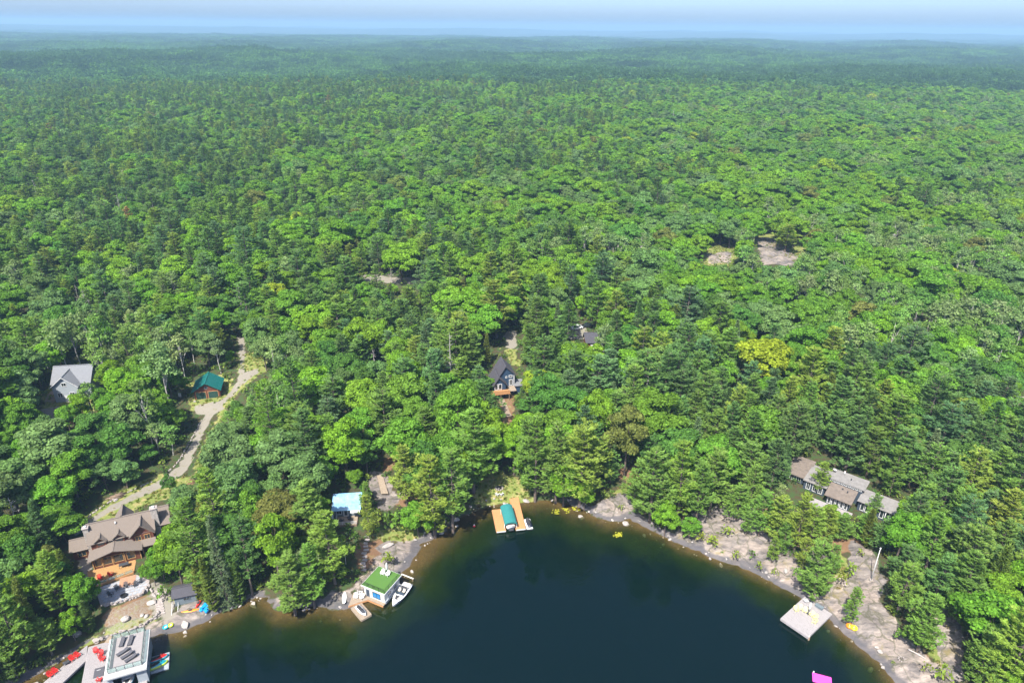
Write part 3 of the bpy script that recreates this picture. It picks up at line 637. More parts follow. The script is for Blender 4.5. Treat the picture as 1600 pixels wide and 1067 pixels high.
HAND = [
 # lower left bank
 ('pine', 40, 1046, 935, 70, 'mid green'), ('pine', 100, 965, 862, 62, 'yellow-green'), ('pine', 82, 1022, 968, 50, 'mid green'), ('cedar', 58, 1012, 912, 36, 'yellow-green'), ('cedar', 28, 1060, 985, 40, 'mid green'),
 ('broad', 138, 962, 900, 55, 'mid green'), ('pine', 12, 1010, 880, 60, 'deep green'), ('spruce', 74, 868, 782, 44, 'mid green'), ('dead', 34, 842, 778, 42, None), ('dead', 10, 930, 868, 34, None), ('broad', 50, 905, 838, 55, 'dark green'), ('broad', 88, 900, 850, 40, 'olive brown'),
 ('cedar', 108, 905, 858, 26, 'yellow-green'), ('broad', 6, 905, 840, 50, 'mid green'), ('broad', 118, 1000, 955, 40, 'bright green'), ('cedar', 140, 985, 940, 26, 'mid green'),
 # round the log house
 ('bush', 236, 905, 880, 34, 'light'), ('broad', 243, 915, 872, 34, 'mid green'), ('bush', 262, 935, 915, 22, 'green'), ('broad', 268, 772, 742, 26, 'dark green'),
 ('broad', 285, 915, 822, 70, 'bright green'), ('broad', 258, 908, 850, 40, 'mid green'), ('pine', 318, 925, 780, 76, 'mid green'), ('spruce', 358, 948, 803, 42, 'grey-green'), ('cedar', 336, 955, 872, 30, 'yellow-green'), ('cedar', 316, 935, 880, 28, 'yellow-green'), ('cedar', 376, 942, 880, 26, 'mid green'),
 ('pine', 395, 930, 806, 56, 'deep green'), ('broad', 436, 915, 798, 84, 'bright green'), ('pine', 462, 962, 862, 76, 'mid green'), ('pine', 492, 950, 850, 56, 'mid green'), ('pine', 524, 912, 800, 72, 'yellow-green'), ('pine', 486, 868, 752, 90, 'mid green'), ('pine', 350, 870, 730, 70, 'yellow-green'), ('broad', 398, 850, 760, 60, 'mid green'),
 # round the metal-roofed cabin
 ('broad', 545, 748, 655, 84, 'bright green'), ('broad', 555, 760, 735, 34, 'mid green'), ('pine', 578, 840, 772, 36, 'yellow-green'), ('pine', 574, 800, 752, 26, 'mid green'), ('broad', 512, 765, 712, 46, 'mid green'), ('bush', 555, 866, 845, 22, 'dark'), ('bush', 606, 886, 862, 28, 'light'), ('bush', 622, 826, 796, 40, 'green'), ('bush', 600, 828, 800, 28, 'dark'), ('bush', 640, 828, 806, 34, 'light'),
 ('pine', 636, 790, 695, 56, 'yellow-green'), ('pine', 680, 840, 714, 74, 'yellow-green'), ('pine', 708, 834, 700, 70, 'mid green'), ('broad', 655, 838, 786, 54, 'mid green'), ('broad', 668, 770, 690, 60, 'dark green'), ('pine', 740, 770, 640, 88, 'mid green'), ('broad', 715, 720, 596, 84, 'mid green'), ('pine', 604, 705, 608, 62, 'mid green'), ('dead', 588, 596, 545, 26, None), ('pine', 470, 690, 560, 60, 'deep green'), ('pine', 435, 740, 600, 50, 'mid green'), ('pine', 486, 760, 640, 66, 'deep green'),
 ('broad', 738, 770, 690, 46, 'bright green'), ('broad', 708, 620, 580, 40, 'yellow-green'), ('broad', 752, 618, 578, 50, 'mid green'),
 # behind the plank dock
 ('pine', 836, 784, 645, 70, 'mid green'), ('pine', 868, 786, 662, 62, 'mid green'), ('pine', 905, 788, 665, 86, 'yellow-green'), ('pine', 825, 762, 650, 60, 'mid green'), ('broad', 880, 792, 720, 70, 'bright green'), ('broad', 912, 796, 752, 46, 'bright green'), ('broad', 975, 745, 630, 84, 'olive brown'), ('broad', 1018, 715, 612, 96, 'mid green'), ('broad', 930, 690, 612, 66, 'bright green'), ('broad', 835, 625, 580, 60, 'yellow-green'), ('pine', 870, 640, 585, 50, 'mid green'),
 ('pine', 1015, 815, 700, 76, 'mid green'), ('pine', 1058, 815, 690, 60, 'yellow-green'), ('pine', 1086, 822, 720, 56, 'mid green'), ('pine', 1108, 800, 705, 60, 'mid green'), ('broad', 1038, 838, 786, 46, 'bright green'), ('broad', 1075, 838, 806, 36, 'mid green'), ('bush', 952, 778, 764, 20, 'dark'), ('pine', 990, 790, 735, 40, 'mid green'),
 # right shore
 ('pine', 1150, 812, 760, 44, 'mid green'), ('pine', 1185, 838, 770, 46, 'mid green'), ('pine', 1212, 850, 775, 54, 'yellow-green'), ('pine', 1240, 862, 770, 52, 'yellow-green'), ('pine', 1262, 860, 790, 46, 'yellow-green'), ('pine', 1268, 940, 852, 62, 'mid green'), ('pine', 1300, 898, 852, 24, 'mid green'), ('pine', 1326, 975, 918, 34, 'mid green'), ('pine', 1310, 845, 802, 40, 'mid green'), ('pine', 1348, 845, 800, 42, 'mid green'), ('pine', 1376, 862, 812, 40, 'deep green'), ('pine', 1362, 808, 770, 22, 'mid green'),
 ('bush', 1135, 836, 820, 30, 'light'), ('bush', 1112, 850, 834, 26, 'light'), ('bush', 1151, 878, 860, 12, 'light'), ('bush', 1187, 892, 878, 12, 'light'), ('bush', 1330, 900, 878, 24, 'light'),
 ('pine', 1165, 838, 800, 26, 'mid green'), ('pine', 1205, 878, 838, 24, 'yellow-green'), ('pine', 1222, 868, 818, 30, 'mid green'), ('pine', 1252, 892, 842, 28, 'yellow-green'), ('bush', 1240, 902, 888, 22, 'green'), ('bush', 1100, 848, 834, 22, 'light'), ('bush', 1345, 870, 858, 16, 'light'), ('bush', 1316, 918, 898, 26, 'light'), ('bush', 1076, 844, 828, 28, 'green'), ('pine', 1290, 872, 838, 22, 'mid green'), ('bush', 1402, 1002, 986, 20, 'green'), ('bush', 1442, 1054, 1036, 24, 'light'), ('bush', 1172, 872, 860, 18, 'dark'), ('bush', 1210, 900, 888, 16, 'light'), ('bush', 970, 800, 790, 16, 'light'), ('bush', 1335, 935, 922, 18, 'green'),
 ('pine', 1400, 960, 880, 60, 'mid green'), ('pine', 1432, 1018, 930, 66, 'mid green'), ('pine', 1400, 920, 850, 50, 'deep green'), ('pine', 1450, 960, 865, 66, 'deep green'), ('pine', 1490, 940, 820, 74, 'mid green'), ('cedar', 1530, 965, 855, 46, 'yellow-green'), ('broad', 1545, 985, 900, 76, 'bright green'), ('pine', 1560, 1095, 960, 96, 'yellow-green'), ('pine', 1520, 1075, 985, 62, 'mid green'), ('pine', 1592, 1040, 925, 80, 'mid green'), ('bush', 1470, 1070, 1040, 36, 'light'), ('pine', 1440, 905, 800, 60, 'mid green'), ('broad', 1580, 960, 870, 70, 'bright green'), ('pine', 1415, 860, 772, 54, 'deep green'),
 ('pine', 1279, 770, 722, 32, 'yellow-green'), ('broad', 132, 668, 616, 44, 'bright green'), ('broad', 112, 680, 632, 44, 'mid green'), ('birch', 148, 655, 598, 30, 'pale green'),
 # landmarks further back
 ('broad', 430, 490, 440, 56, 'yellow-green'), ('broad', 410, 520, 478, 40, 'yellow-green'), ('broad', 512, 500, 440, 74, 'dark green'), ('pine', 1226, 394, 350, 44, 'yellow-green'), ('broad', 1164, 425, 385, 44, 'dark green'), ('birch', 130, 580, 490, 50, 'pale grey-green'), ('birch', 150, 580, 488, 44, 'pale grey-green'), ('birch', 172, 585, 490, 46, 'pale green'), ('birch', 110, 588, 500, 44, 'pale grey-green'), ('birch', 268, 640, 535, 56, 'pale grey-green'), ('birch', 240, 700, 590, 46, 'pale green'), ('dead', 348, 700, 660, 22, None), ('dead', 612, 440, 415, 16, None),
 ('birch', 1460, 540, 470, 50, 'pale grey-green'), ('birch', 1500, 530, 462, 50, 'pale grey-green'), ('birch', 1540, 540, 470, 54, 'pale grey-green'), ('birch', 1580, 560, 480, 50, 'pale grey-green'), ('dead', 1510, 556, 520, 30, None), ('dead', 1585, 650, 620, 26, None), ('birch', 1520, 620, 560, 46, 'pale green'), ('pine', 932, 520, 440, 44, 'mid green'), ('pine', 958, 525, 452, 40, 'yellow-green'),
]
for hnd in HAND: hand(*hnd)

# ---- the rest of the wood: jittered grid, kinds by stand
FILL = []
hx = np.array([(t['x'], t['y'], t['s']*{'pine': 3.6, 'spruce': 2.4, 'cedar': 1.6, 'broad': 4.3, 'birch': 2.8, 'bush': 1.2, 'dead': 1.0}[t['kind']]) for t in TREES])
MA, MB_, MC = waves(21, 7, 170), waves(22, 7, 75), waves(23, 8, 40)
y = 62.0
rows = []
while y < 1180:
    st = 4.3 if y < 330 else (4.9 if y < 600 else 6.2)
    lim = y*0.86+45
    xs = np.arange(-lim, lim, st); rows.append(np.stack([xs+rng.uniform(-0.42, 0.42, len(xs))*st, np.full(len(xs), y)+rng.uniform(-0.42, 0.42, len(xs))*st], 1)); y += st
cand = np.concatenate(rows); rng.shuffle(cand)
cd_ = shore_d(cand[:, 0], cand[:, 1]); cand = cand[cd_ > 0.9]; cd_ = cd_[cd_ > 0.9]
zc_ = height(cand[:, 0], cand[:, 1])
pine_p = 0.20+0.30*MA(cand[:, 0], cand[:, 1])+0.18*MB_(cand[:, 0], cand[:, 1])
pine_p += np.where(cand[:, 1] > 190, np.clip(-cand[:, 0]/np.maximum(cand[:, 1], 1)*0.7, -0.45, 0.35), 0) + np.where((cand[:, 1] < 175) & (cand[:, 0] > 15), 0.42, 0) + np.where(cand[:, 1] > 900, 0.2, 0)
pine_p += np.where((np.abs(cand[:, 0]) < 25) & (cand[:, 1] < 200), 0.05, 0)
bright = MC(cand[:, 0], cand[:, 1])+0.6*MA(cand[:, 1]*0.9, cand[:, 0])
bir = MB_(cand[:, 1]+90, cand[:, 0])+np.where((cand[:, 0] > 95) & (cand[:, 1] > 175) & (cand[:, 1] < 330), 0.9, 0)+np.where((cand[:, 0] < -85) & (cand[:, 1] > 165) & (cand[:, 1] < 250), 0.6, 0)
# coarse hash of crowns already standing, so that crowns do not swallow one another
grid = {}
def gkey(x, y): return (int(x//6), int(y//6))
def fits(x, y, r):
    kx, ky = gkey(x, y)
    for a in (-1, 0, 1):
        for b in (-1, 0, 1):
            for (qx, qy, qr) in grid.get((kx+a, ky+b), ()):
                if (qx-x)**2+(qy-y)**2 < (0.56*(r+qr))**2: return False
    return True
for q in hx: grid.setdefault(gkey(q[0], q[1]), []).append((q[0], q[1], q[2]*0.7))
LANE = np.array([G(u, v)[:2] for u, v in [(118, 833), (150, 806), (178, 790), (205, 775), (228, 764), (250, 754), (268, 742), (284, 724), (292, 708), (300, 692), (308, 674), (318, 656), (330, 642), (345, 630), (358, 615), (372, 600)]])
for i in range(len(cand)):
    x, y = cand[i]; z = zc_[i]
    if any((x-a)**2+(y-b)**2 < c*c for a, b, c in NOBASE): continue
    u_r = rng.random(); dist = math.hypot(x, y)
    if u_r < pine_p[i]: kind = 'pine' if rng.random() < 0.93 else ('spruce' if rng.random() < 0.7 else 'cedar')
    else: kind = 'birch' if (bir[i] > 0.75 and rng.random() < 0.55) else 'broad'
    h = {'pine': rng.uniform(10, 20), 'spruce': rng.uniform(9, 16), 'cedar': rng.uniform(6, 12), 'broad': rng.uniform(8.5, 15.5), 'birch': rng.uniform(11, 16)}[kind]
    if cd_[i] < 6: h *= 0.72
    hr = SPEC[kind][4]; wide = rng.uniform(0.92, 1.22) if kind != 'broad' else rng.uniform(0.85, 1.12)
    rad = {'pine': 3.8, 'spruce': 2.6, 'cedar': 1.75, 'broad': 4.5, 'birch': 2.9}[kind]*h/hr*wide
    if kind in ('broad', 'pine'):
        q_ = float(np.clip(rng.lognormal(0.02, 0.30), 0.55, 1.3 if dist < 170 else 1.8))
        if kind == 'broad': h = 12.6*q_**0.55; rad = 4.3*q_
        else: h = 15.5*q_**0.6*rng.uniform(0.85, 1.12); rad = 3.6*q_**0.8
        if cd_[i] < 6: h *= 0.72; rad *= 0.8
        wide = rad/({'pine': 4.1, 'broad': 4.6}[kind]*h/hr)
    dl_ = np.hypot(LANE[:, 0]-x, LANE[:, 1]-y).min()
    if dl_ < 9: h *= 0.5+0.025*dl_; rad *= 0.75; wide *= 1.25
    if not fits(x, y, rad): continue
    if dist < 420:
        nbk = blocked(x, y, z, h, rad, 0.15 if kind != 'birch' else 0.35, kind in ('pine', 'spruce', 'cedar'))
        if nbk:
            h2 = h*0.45; r2 = rad*0.5
            if h2 < 3 or blocked(x, y, z, h2, r2, 0.1, False): continue
            h, rad = h2, r2
    grid.setdefault(gkey(x, y), []).append((x, y, rad))
    g_ = bright[i]
    if kind == 'broad':
        word = 'mid green'
        if g_ > 1.9 or rng.random() < 0.003: word = 'yellow-green'
        elif g_ > 0.35: word = 'bright green'
        elif g_ < -0.9: word = 'dark green'
        elif g_ < -0.45: word = 'grey-green'
        if rng.random() < 0.025: word = 'olive brown'
        if rng.random() < 0.14: word = TINTS['broad'][int(rng.integers(0, 3))][1]
    elif kind == 'pine': word = ['deep green', 'mid green', 'blue-green', 'yellow-green', 'rusty brown'][int(rng.choice(5, p=[0.31, 0.40, 0.15, 0.138, 0.002]))]
    else: word = TINTS[kind][int(rng.integers(0, len(TINTS[kind])))][1]
    if rng.random() < 0.010: put('dead', x, y, h*0.8, z=z)
    else: put(kind, x, y, h, word, wide=wide, z=z)


# ------------------------------------------------------------------ building kit
def paint(n, c, **k): MAT[n] = M(n, c, **k)
paint('brown shingles', (0.150, 0.122, 0.100), col2=(0.105, 0.086, 0.072), scale=7, rough=0.95, bump=0.4, stretch=(1, 2.5, 1))
paint('grey shingles', (0.150, 0.155, 0.165), col2=(0.108, 0.112, 0.12), scale=7, rough=0.95, bump=0.4)
paint('dark shingles', (0.050, 0.048, 0.058), col2=(0.032, 0.031, 0.038), scale=6, rough=0.9, bump=0.4)
paint('weathered roofing', (0.150, 0.120, 0.098), col2=(0.088, 0.072, 0.060), scale=1.3, rough=0.95, bump=0.3)
paint('teal metal', (0.012, 0.135, 0.120), col2=(0.008, 0.098, 0.090), scale=2, rough=0.42, metal=0.2)
paint('pale blue metal', (0.12, 0.29, 0.44), col2=(0.27, 0.39, 0.48), scale=0.8, rough=0.5, metal=0.1)
paint('grey roofing', (0.19, 0.18, 0.172), col2=(0.125, 0.118, 0.112), scale=1.1, rough=0.95, bump=0.3)
paint('red log wall', (0.135, 0.038, 0.018), col2=(0.075, 0.022, 0.012), scale=5, rough=0.8, bump=0.6, stretch=(0.4, 0.4, 5))
paint('honey wood', (0.34, 0.20, 0.075), col2=(0.25, 0.135, 0.05), scale=3, rough=0.75, stretch=(1, 5, 1))
paint('new cedar board', (0.40, 0.205, 0.085), col2=(0.31, 0.15, 0.06), scale=4, rough=0.75, stretch=(1, 4, 1))
paint('pale trim', (0.40, 0.40, 0.395), scale=2, rough=0.6)
paint('grey board', (0.28, 0.26, 0.26), col2=(0.20, 0.185, 0.185), scale=2.2, rough=0.85, stretch=(0.6, 5, 1))
paint('tan board', (0.26, 0.205, 0.15), col2=(0.19, 0.15, 0.11), scale=3, rough=0.85)
paint('white paint', (0.50, 0.50, 0.49), col2=(0.42, 0.42, 0.415), scale=2, rough=0.55)
paint('cream siding', (0.55, 0.52, 0.47), col2=(0.47, 0.45, 0.41), scale=2, rough=0.7)
paint('grey siding', (0.25, 0.275, 0.295), col2=(0.20, 0.225, 0.245), scale=3, rough=0.75, stretch=(0.3, 0.3, 6))
paint('slate siding', (0.115, 0.145, 0.165), col2=(0.09, 0.115, 0.13), scale=3, rough=0.8, stretch=(0.3, 0.3, 6))
paint('dark green paint', (0.018, 0.055, 0.042), scale=3, rough=0.6)
paint('navy siding', (0.016, 0.040, 0.080), col2=(0.012, 0.030, 0.060), scale=3, rough=0.7, stretch=(0.3, 0.3, 6))
paint('dark blue siding', (0.030, 0.045, 0.065), col2=(0.022, 0.033, 0.05), scale=3, rough=0.75)
paint('stone', (0.34, 0.31, 0.285), col2=(0.20, 0.18, 0.165), scale=2.2, rough=0.9, bump=0.6)
paint('pale granite', (0.30, 0.265, 0.245), col2=(0.19, 0.165, 0.155), scale=3, rough=0.9, bump=0.6)
paint('flagstone', (0.27, 0.28, 0.30), col2=(0.19, 0.20, 0.22), scale=1.6, rough=0.85, bump=0.3)
paint('brick paving', (0.36, 0.19, 0.11), col2=(0.27, 0.15, 0.09), scale=4, rough=0.9)
paint('black metal', (0.022, 0.022, 0.024), rough=0.4, metal=0.4)
paint('charcoal plastic', (0.040, 0.042, 0.048), rough=0.6)
paint('charcoal fabric', (0.062, 0.062, 0.072), rough=0.95, scale=12)
paint('red plastic', (0.55, 0.022, 0.018), rough=0.45, wear=0.12)
paint('yellow plastic', (0.64, 0.58, 0.27), rough=0.5, wear=0.1)
paint('white plastic', (0.66, 0.66, 0.64), rough=0.4, wear=0.08)
paint('green turf', (0.055, 0.135, 0.018), col2=(0.040, 0.100, 0.014), scale=5, rough=0.95, bump=0.5)
paint('white gelcoat', (0.66, 0.67, 0.67), rough=0.18, wear=0.06, coat=0.6)
paint('cream vinyl', (0.50, 0.46, 0.40), rough=0.6, wear=0.15)
paint('navy gelcoat', (0.016, 0.022, 0.045), rough=0.2, coat=0.6)
paint('black rubber', (0.018, 0.018, 0.02), rough=0.8)
paint('turquoise gelcoat', (0.012, 0.30, 0.38), rough=0.25, coat=0.5)
paint('lime gelcoat', (0.42, 0.55, 0.03), rough=0.3, coat=0.4)
paint('orange plastic', (0.70, 0.20, 0.010), rough=0.4, wear=0.1)
paint('sun yellow plastic', (0.72, 0.48, 0.02), rough=0.4, wear=0.1)
paint('bright blue plastic', (0.010, 0.235, 0.52), rough=0.35, wear=0.1)
paint('magenta foam', (0.70, 0.055, 0.42), rough=0.7, wear=0.08)
paint('canvas teal', (0.014, 0.155, 0.150), col2=(0.010, 0.125, 0.122), scale=2, rough=0.85)
paint('white canvas', (0.62, 0.62, 0.60), rough=0.9, wear=0.1)
paint('log end wood', (0.20, 0.14, 0.095), col2=(0.10, 0.07, 0.05), scale=4, rough=0.9)
paint('car white', (0.62, 0.63, 0.64), rough=0.2, wear=0.05, coat=0.7)
paint('car black', (0.015, 0.016, 0.02), rough=0.2, coat=0.7)
paint('car red', (0.17, 0.02, 0.018), rough=0.25, coat=0.7)
paint('car blue', (0.02, 0.05, 0.085), rough=0.25, coat=0.7)
paint('lily leaf', (0.30, 0.30, 0.02), rough=0.5, wear=0.3)
def glass_mat(name, col, rough=0.06):
    m, N, L = new_mat(name); b = N.new('ShaderNodeBsdfPrincipled'); o = N.new('ShaderNodeOutputMaterial'); L.new(b.outputs[0], o.inputs[0])
    b.inputs['Base Color'].default_value = (*col, 1); b.inputs['Roughness'].default_value = rough; b.inputs['Specular IOR Level'].default_value = 0.9; MAT[name] = m
glass_mat('window glass', (0.018, 0.026, 0.030)); glass_mat('blue reflection window', (0.02, 0.16, 0.36))  # second glass carries its blue reflection as painted base colour
m, N, L = new_mat('rail glass'); t_ = N.new('ShaderNodeBsdfTransparent'); t_.inputs[0].default_value = (0.80, 0.90, 0.87, 1); g_ = N.new('ShaderNodeBsdfGlossy'); g_.inputs['Roughness'].default_value = 0.05
d_ = N.new('ShaderNodeBsdfDiffuse'); d_.inputs[0].default_value = (0.45, 0.55, 0.52, 1); x1 = N.new('ShaderNodeMixShader'); x1.inputs[0].default_value = 0.25; L.new(t_.outputs[0], x1.inputs[1]); L.new(d_.outputs[0], x1.inputs[2])
x2 = N.new('ShaderNodeMixShader'); x2.inputs[0].default_value = 0.1; L.new(x1.outputs[0], x2.inputs[1]); L.new(g_.outputs[0], x2.inputs[2]); o_ = N.new('ShaderNodeOutputMaterial'); L.new(x2.outputs[0], o_.inputs[0]); MAT['rail glass'] = m
mm = lambda n: MAT[n]

def gable_body(mb, x0, x1, y0, y1, z0, ze, zr, axis='x', rp=0.5):
    """walls of a gabled block with the ridge along axis"""
    if axis == 'y':
        xr = x0+(x1-x0)*rp; prof = [(x0, z0), (x1, z0), (x1, ze), (xr, zr), (x0, ze)]; a = [(p[0], y0, p[1]) for p in prof]; b = [(p[0], y1, p[1]) for p in prof]
    else:
        yr = y0+(y1-y0)*rp; prof = [(y0, z0), (y1, z0), (y1, ze), (yr, zr), (y0, ze)]; a = [(x0, p[0], p[1]) for p in prof]; b = [(x1, p[0], p[1]) for p in prof]
    n = 5; mb.add(a+b, [list(range(n)), list(range(2*n-1, n-1, -1))]+[[i, n+i, n+(i+1) % n, (i+1) % n] for i in range(n)])
def gable_roof(mb, x0, x1, y0, y1, ze, zr, axis='x', ov=0.45, th=0.16, rp=0.5, lift=0.06, seams=0):
    """two roof planes with thickness and overhang ov"""
    if axis == 'y':
        xr = x0+(x1-x0)*rp
        for xa in (x0, x1):
            s = (zr-ze)/abs(xr-xa); xo = xa+(ov if xa > xr else -ov); zo = ze-s*ov
            mb.slab([(xr, y0-ov, zr+lift+th), (xo, y0-ov, zo+lift+th), (xo, y1+ov, zo+lift+th), (xr, y1+ov, zr+lift+th)], th)
            for k in range(seams):
                yy = y0-ov+(y1-y0+2*ov)*(k+0.5)/seams; mb.slab([(xr, yy-0.03, zr+lift+th+0.05), (xo, yy-0.03, zo+lift+th+0.05), (xo, yy+0.03, zo+lift+th+0.05), (xr, yy+0.03, zr+lift+th+0.05)], 0.049)
        mb.box(xr-0.16, xr+0.16, y0-ov, y1+ov, zr+lift+th-0.05, zr+lift+th+0.05)
    else:
        yr = y0+(y1-y0)*rp
        for ya in (y0, y1):
            s = (zr-ze)/abs(yr-ya); yo = ya+(ov if ya > yr else -ov); zo = ze-s*ov
            mb.slab([(x0-ov, yr, zr+lift+th), (x0-ov, yo, zo+lift+th), (x1+ov, yo, zo+lift+th), (x1+ov, yr, zr+lift+th)], th)
            for k in range(seams):
                xx = x0-ov+(x1-x0+2*ov)*(k+0.5)/seams; mb.slab([(xx-0.03, yr, zr+lift+th+0.05), (xx-0.03, yo, zo+lift+th+0.05), (xx+0.03, yo, zo+lift+th+0.05), (xx+0.03, yr, zr+lift+th+0.05)], 0.049)
        mb.box(x0-ov, x1+ov, yr-0.16, yr+0.16, zr+lift+th-0.05, zr+lift+th+0.05)
def fascia(mb, x0, x1, y0, y1, ze, zr, axis='y', ov=0.45, rp=0.5, w=0.22, face=0):
    """bargeboards on the gable that faces -y (axis y) or -x (axis x)"""
    if axis == 'y':
        xr = x0+(x1-x0)*rp
        for xa in (x0, x1):
            s = (zr-ze)/abs(xr-xa); xo = xa+(ov if xa > xr else -ov); zo = ze-s*ov
            mb.add([(xr, y0-ov-0.05, zr+0.2), (xo, y0-ov-0.05, zo+0.2), (xo, y0-ov-0.05, zo+0.2-w), (xr, y0-ov-0.05, zr+0.2-w), (xr, y0-ov-0.006, zr+0.2), (xo, y0-ov-0.006, zo+0.2), (xo, y0-ov-0.006, zo+0.2-w), (xr, y0-ov-0.006, zr+0.2-w)],
                   [[0, 1, 2, 3], [7, 6, 5, 4], [0, 4, 5, 1], [1, 5, 6, 2], [2, 6, 7, 3], [3, 7, 4, 0]])
def window(par, x, y, z, w, h, ang=0.0, frame='white paint', pane='window glass', bars=1, name='window', fw=0.10):
    """window on a wall; (x, y, z) middle of its foot on the wall face, ang = turn of the outward normal from -y"""
    fr = MB()
    for a, b, c, d in ((-w/2, -w/2+fw, 0, h), (w/2-fw, w/2, 0, h), (-w/2+fw, w/2-fw, 0, fw), (-w/2+fw, w/2-fw, h-fw, h)): fr.box(a, b, -0.09, -0.004, c, d)
    for i in range(bars): q = -w/2+w*(i+1)/(bars+1); fr.box(q-0.03, q+0.03, -0.075, -0.035, fw, h-fw)
    o = fr.build(name, mm(frame), par, loc=(x, y, z), rot=(0, 0, ang))
    MB().box(-w/2+fw*0.9, w/2-fw*0.9, -0.032, -0.006, fw*0.9, h-fw*0.9).build('pane', mm(pane), o)
    return o
def door(par, x, y, z, w, h, ang=0.0, mat='red log wall', glazed=False):
    d = MB(); d.box(-w/2, w/2, -0.06, -0.005, 0, h); o = d.build('door', mm(mat), par, loc=(x, y, z), rot=(0, 0, ang))
    f = MB(); f.box(-w/2-0.1, -w/2, -0.09, -0.006, 0, h+0.1); f.box(w/2, w/2+0.1, -0.09, -0.006, 0, h+0.1); f.box(-w/2, w/2, -0.09, -0.006, h, h+0.1); f.build('frame', mm('white paint') if mat != 'red log wall' else mm('honey wood'), o)
    if glazed: MB().box(-w/2+0.12, w/2-0.12, -0.075, -0.062, 0.25, h-0.15).build('pane', mm('window glass'), o)
    else: MB().box(w/2-0.16, w/2-0.1, -0.11, -0.061, h*0.47, h*0.53).build('handle', mm('black metal'), o)
    return o
def lerp(a, b, t): return (a[0]+(b[0]-a[0])*t, a[1]+(b[1]-a[1])*t)
def decking(par, A, B, Cq, D, z, mat, bw=0.16, th=0.05, gap=0.025, name='decking', stuff=True):
    """boards laid side by side from edge A-D to edge B-Cq"""
    mb = MB(); n = max(2, int(max(math.dist(A, D), math.dist(B, Cq))/bw))
    for i in range(n):
        t0, t1 = (i+gap/bw*0.5)/n, (i+1-gap/bw*0.5)/n; dz = random.uniform(-0.008, 0.008)
        mb.prism([lerp(A, D, t0), lerp(B, Cq, t0), lerp(B, Cq, t1), lerp(A, D, t1)], z-th+dz, z+dz)
    o = mb.build(name, mm(mat), par)
    if stuff: o['kind'] = 'stuff'
    return o
def fringe(par, P, z0, z1, mat, th=0.08, name='rim', closed=True):
    mb = MB(); n = len(P)
    for i in range(n if closed else n-1):
        a, b = Vector(P[i]), Vector(P[(i+1) % n]); d = (b-a).normalized(); q = Vector((d.y, -d.x))*th
        mb.prism([tuple(a+q*0.05), tuple(b+q*0.05), tuple(b+q), tuple(a+q)], z0, z1)
    return mb.build(name, mm(mat), par)
def posts(par, pts, z0, z1, r, mat, name='post', n=6):
    for x, y in pts: MB().tube([(x, y, z0), (x, y, z1)], r, n).build(name, mm(mat), par)
def railing(par, P, z, h, mat, every=1.2, glass=None, closed=False, r=0.03, name='railing'):
    """posts, top rail and either glass panels or a lower rail, one part with its panes below it"""
    mb = MB(); gl = []
    for i in range(len(P) if closed else len(P)-1):
        a, b = Vector(P[i]), Vector(P[(i+1) % len(P)]); L = (b-a).length; n = max(1, round(L/every))
        for k in range(n+1): p = a+(b-a)*k/n; mb.box(p.x-r, p.x+r, p.y-r, p.y+r, z, z+h)
        d = (b-a).normalized(); q = Vector((-d.y, d.x))*r*0.9; mb.prism([tuple(a-q), tuple(b-q), tuple(b+q), tuple(a+q)], z+h+0.002, z+h+0.05)
        if glass:
            for k in range(n): gl.append((a+(b-a)*(k+0.06)/n, a+(b-a)*(k+0.94)/n, d))
        else:
            for zz in (0.25, 0.5, 0.75): mb.prism([tuple(a-q*0.5), tuple(b-q*0.5), tuple(b+q*0.5), tuple(a+q*0.5)], z+h*zz, z+h*zz+0.03)
    o = mb.build(name, mm(mat), par)
    for a, b, d in gl:
        q = Vector((-d.y, d.x))*0.008; MB().prism([tuple(a-q), tuple(b-q), tuple(b+q), tuple(a+q)], z+0.1, z+h-0.05).build('pane', mm(glass), o)
    return o
def rock_mesh(seed, name, mat):
    g = np.random.default_rng(seed); bm = bmesh.new(); bmesh.ops.create_icosphere(bm, subdivisions=2, radius=0.5)
    ax = rdir(g, 9); dd = g.uniform(0.30, 0.46, 9)
    for v in bm.verts:
        for a, d in zip(ax, dd):
            a = Vector(a); k = v.co.dot(a)
            if k > d: v.co -= a*(k-d)
        v.co *= g.uniform(0.97, 1.03)
    me = bpy.data.meshes.new(name); bm.to_mesh(me); bm.free(); me.materials.append(mm(mat)); return me
STONES = [rock_mesh(50+i, 'stone', 'pale granite') for i in range(5)]; BOULD = [rock_mesh(70+i, 'boulder', 'stone') for i in range(4)]
def boulder(u, v, sx, sy, sz, label, rot=0.0, group=None):
    p = G(u, v); o = link('boulder', BOULD[int(u+v) % 4], None, (p[0], p[1], p[2]+sz*0.22), (0, 0, rot)); o.scale = (sx, sy, sz); return tag(o, label, 'boulder', group)
def stone_wall(px, label, size=(0.75, 0.5, 0.45), layers=1, step=0.62, name='stone_wall'):
    W_ = [G(u, v) for u, v in px]; root = thing(name, tuple(W_[0]), 0, label, 'stone wall'); o0 = W_[0]
    g = np.random.default_rng(int(px[0][0]*7+px[0][1]))
    for a, b in zip(W_, W_[1:]):
        L_ = math.hypot(b[0]-a[0], b[1]-a[1]); an = math.atan2(b[1]-a[1], b[0]-a[0]); n = max(1, int(L_/step))
        for k in range(n):
            for l in range(layers):
                t = (k+g.uniform(0.2, 0.8))/n; x, y = a[0]+(b[0]-a[0])*t+g.normal(0, 0.06), a[1]+(b[1]-a[1])*t+g.normal(0, 0.06)
                o = link('stone', STONES[int(g.integers(0, 5))], root, (x-o0[0], y-o0[1], hz(x, y)-o0[2]+size[2]*(0.25+0.7*l)), (0, 0, an+g.normal(0, 0.3)))
                o.scale = (size[0]*g.uniform(0.7, 1.35), size[1]*g.uniform(0.75, 1.25), size[2]*g.uniform(0.75, 1.3))
    return root

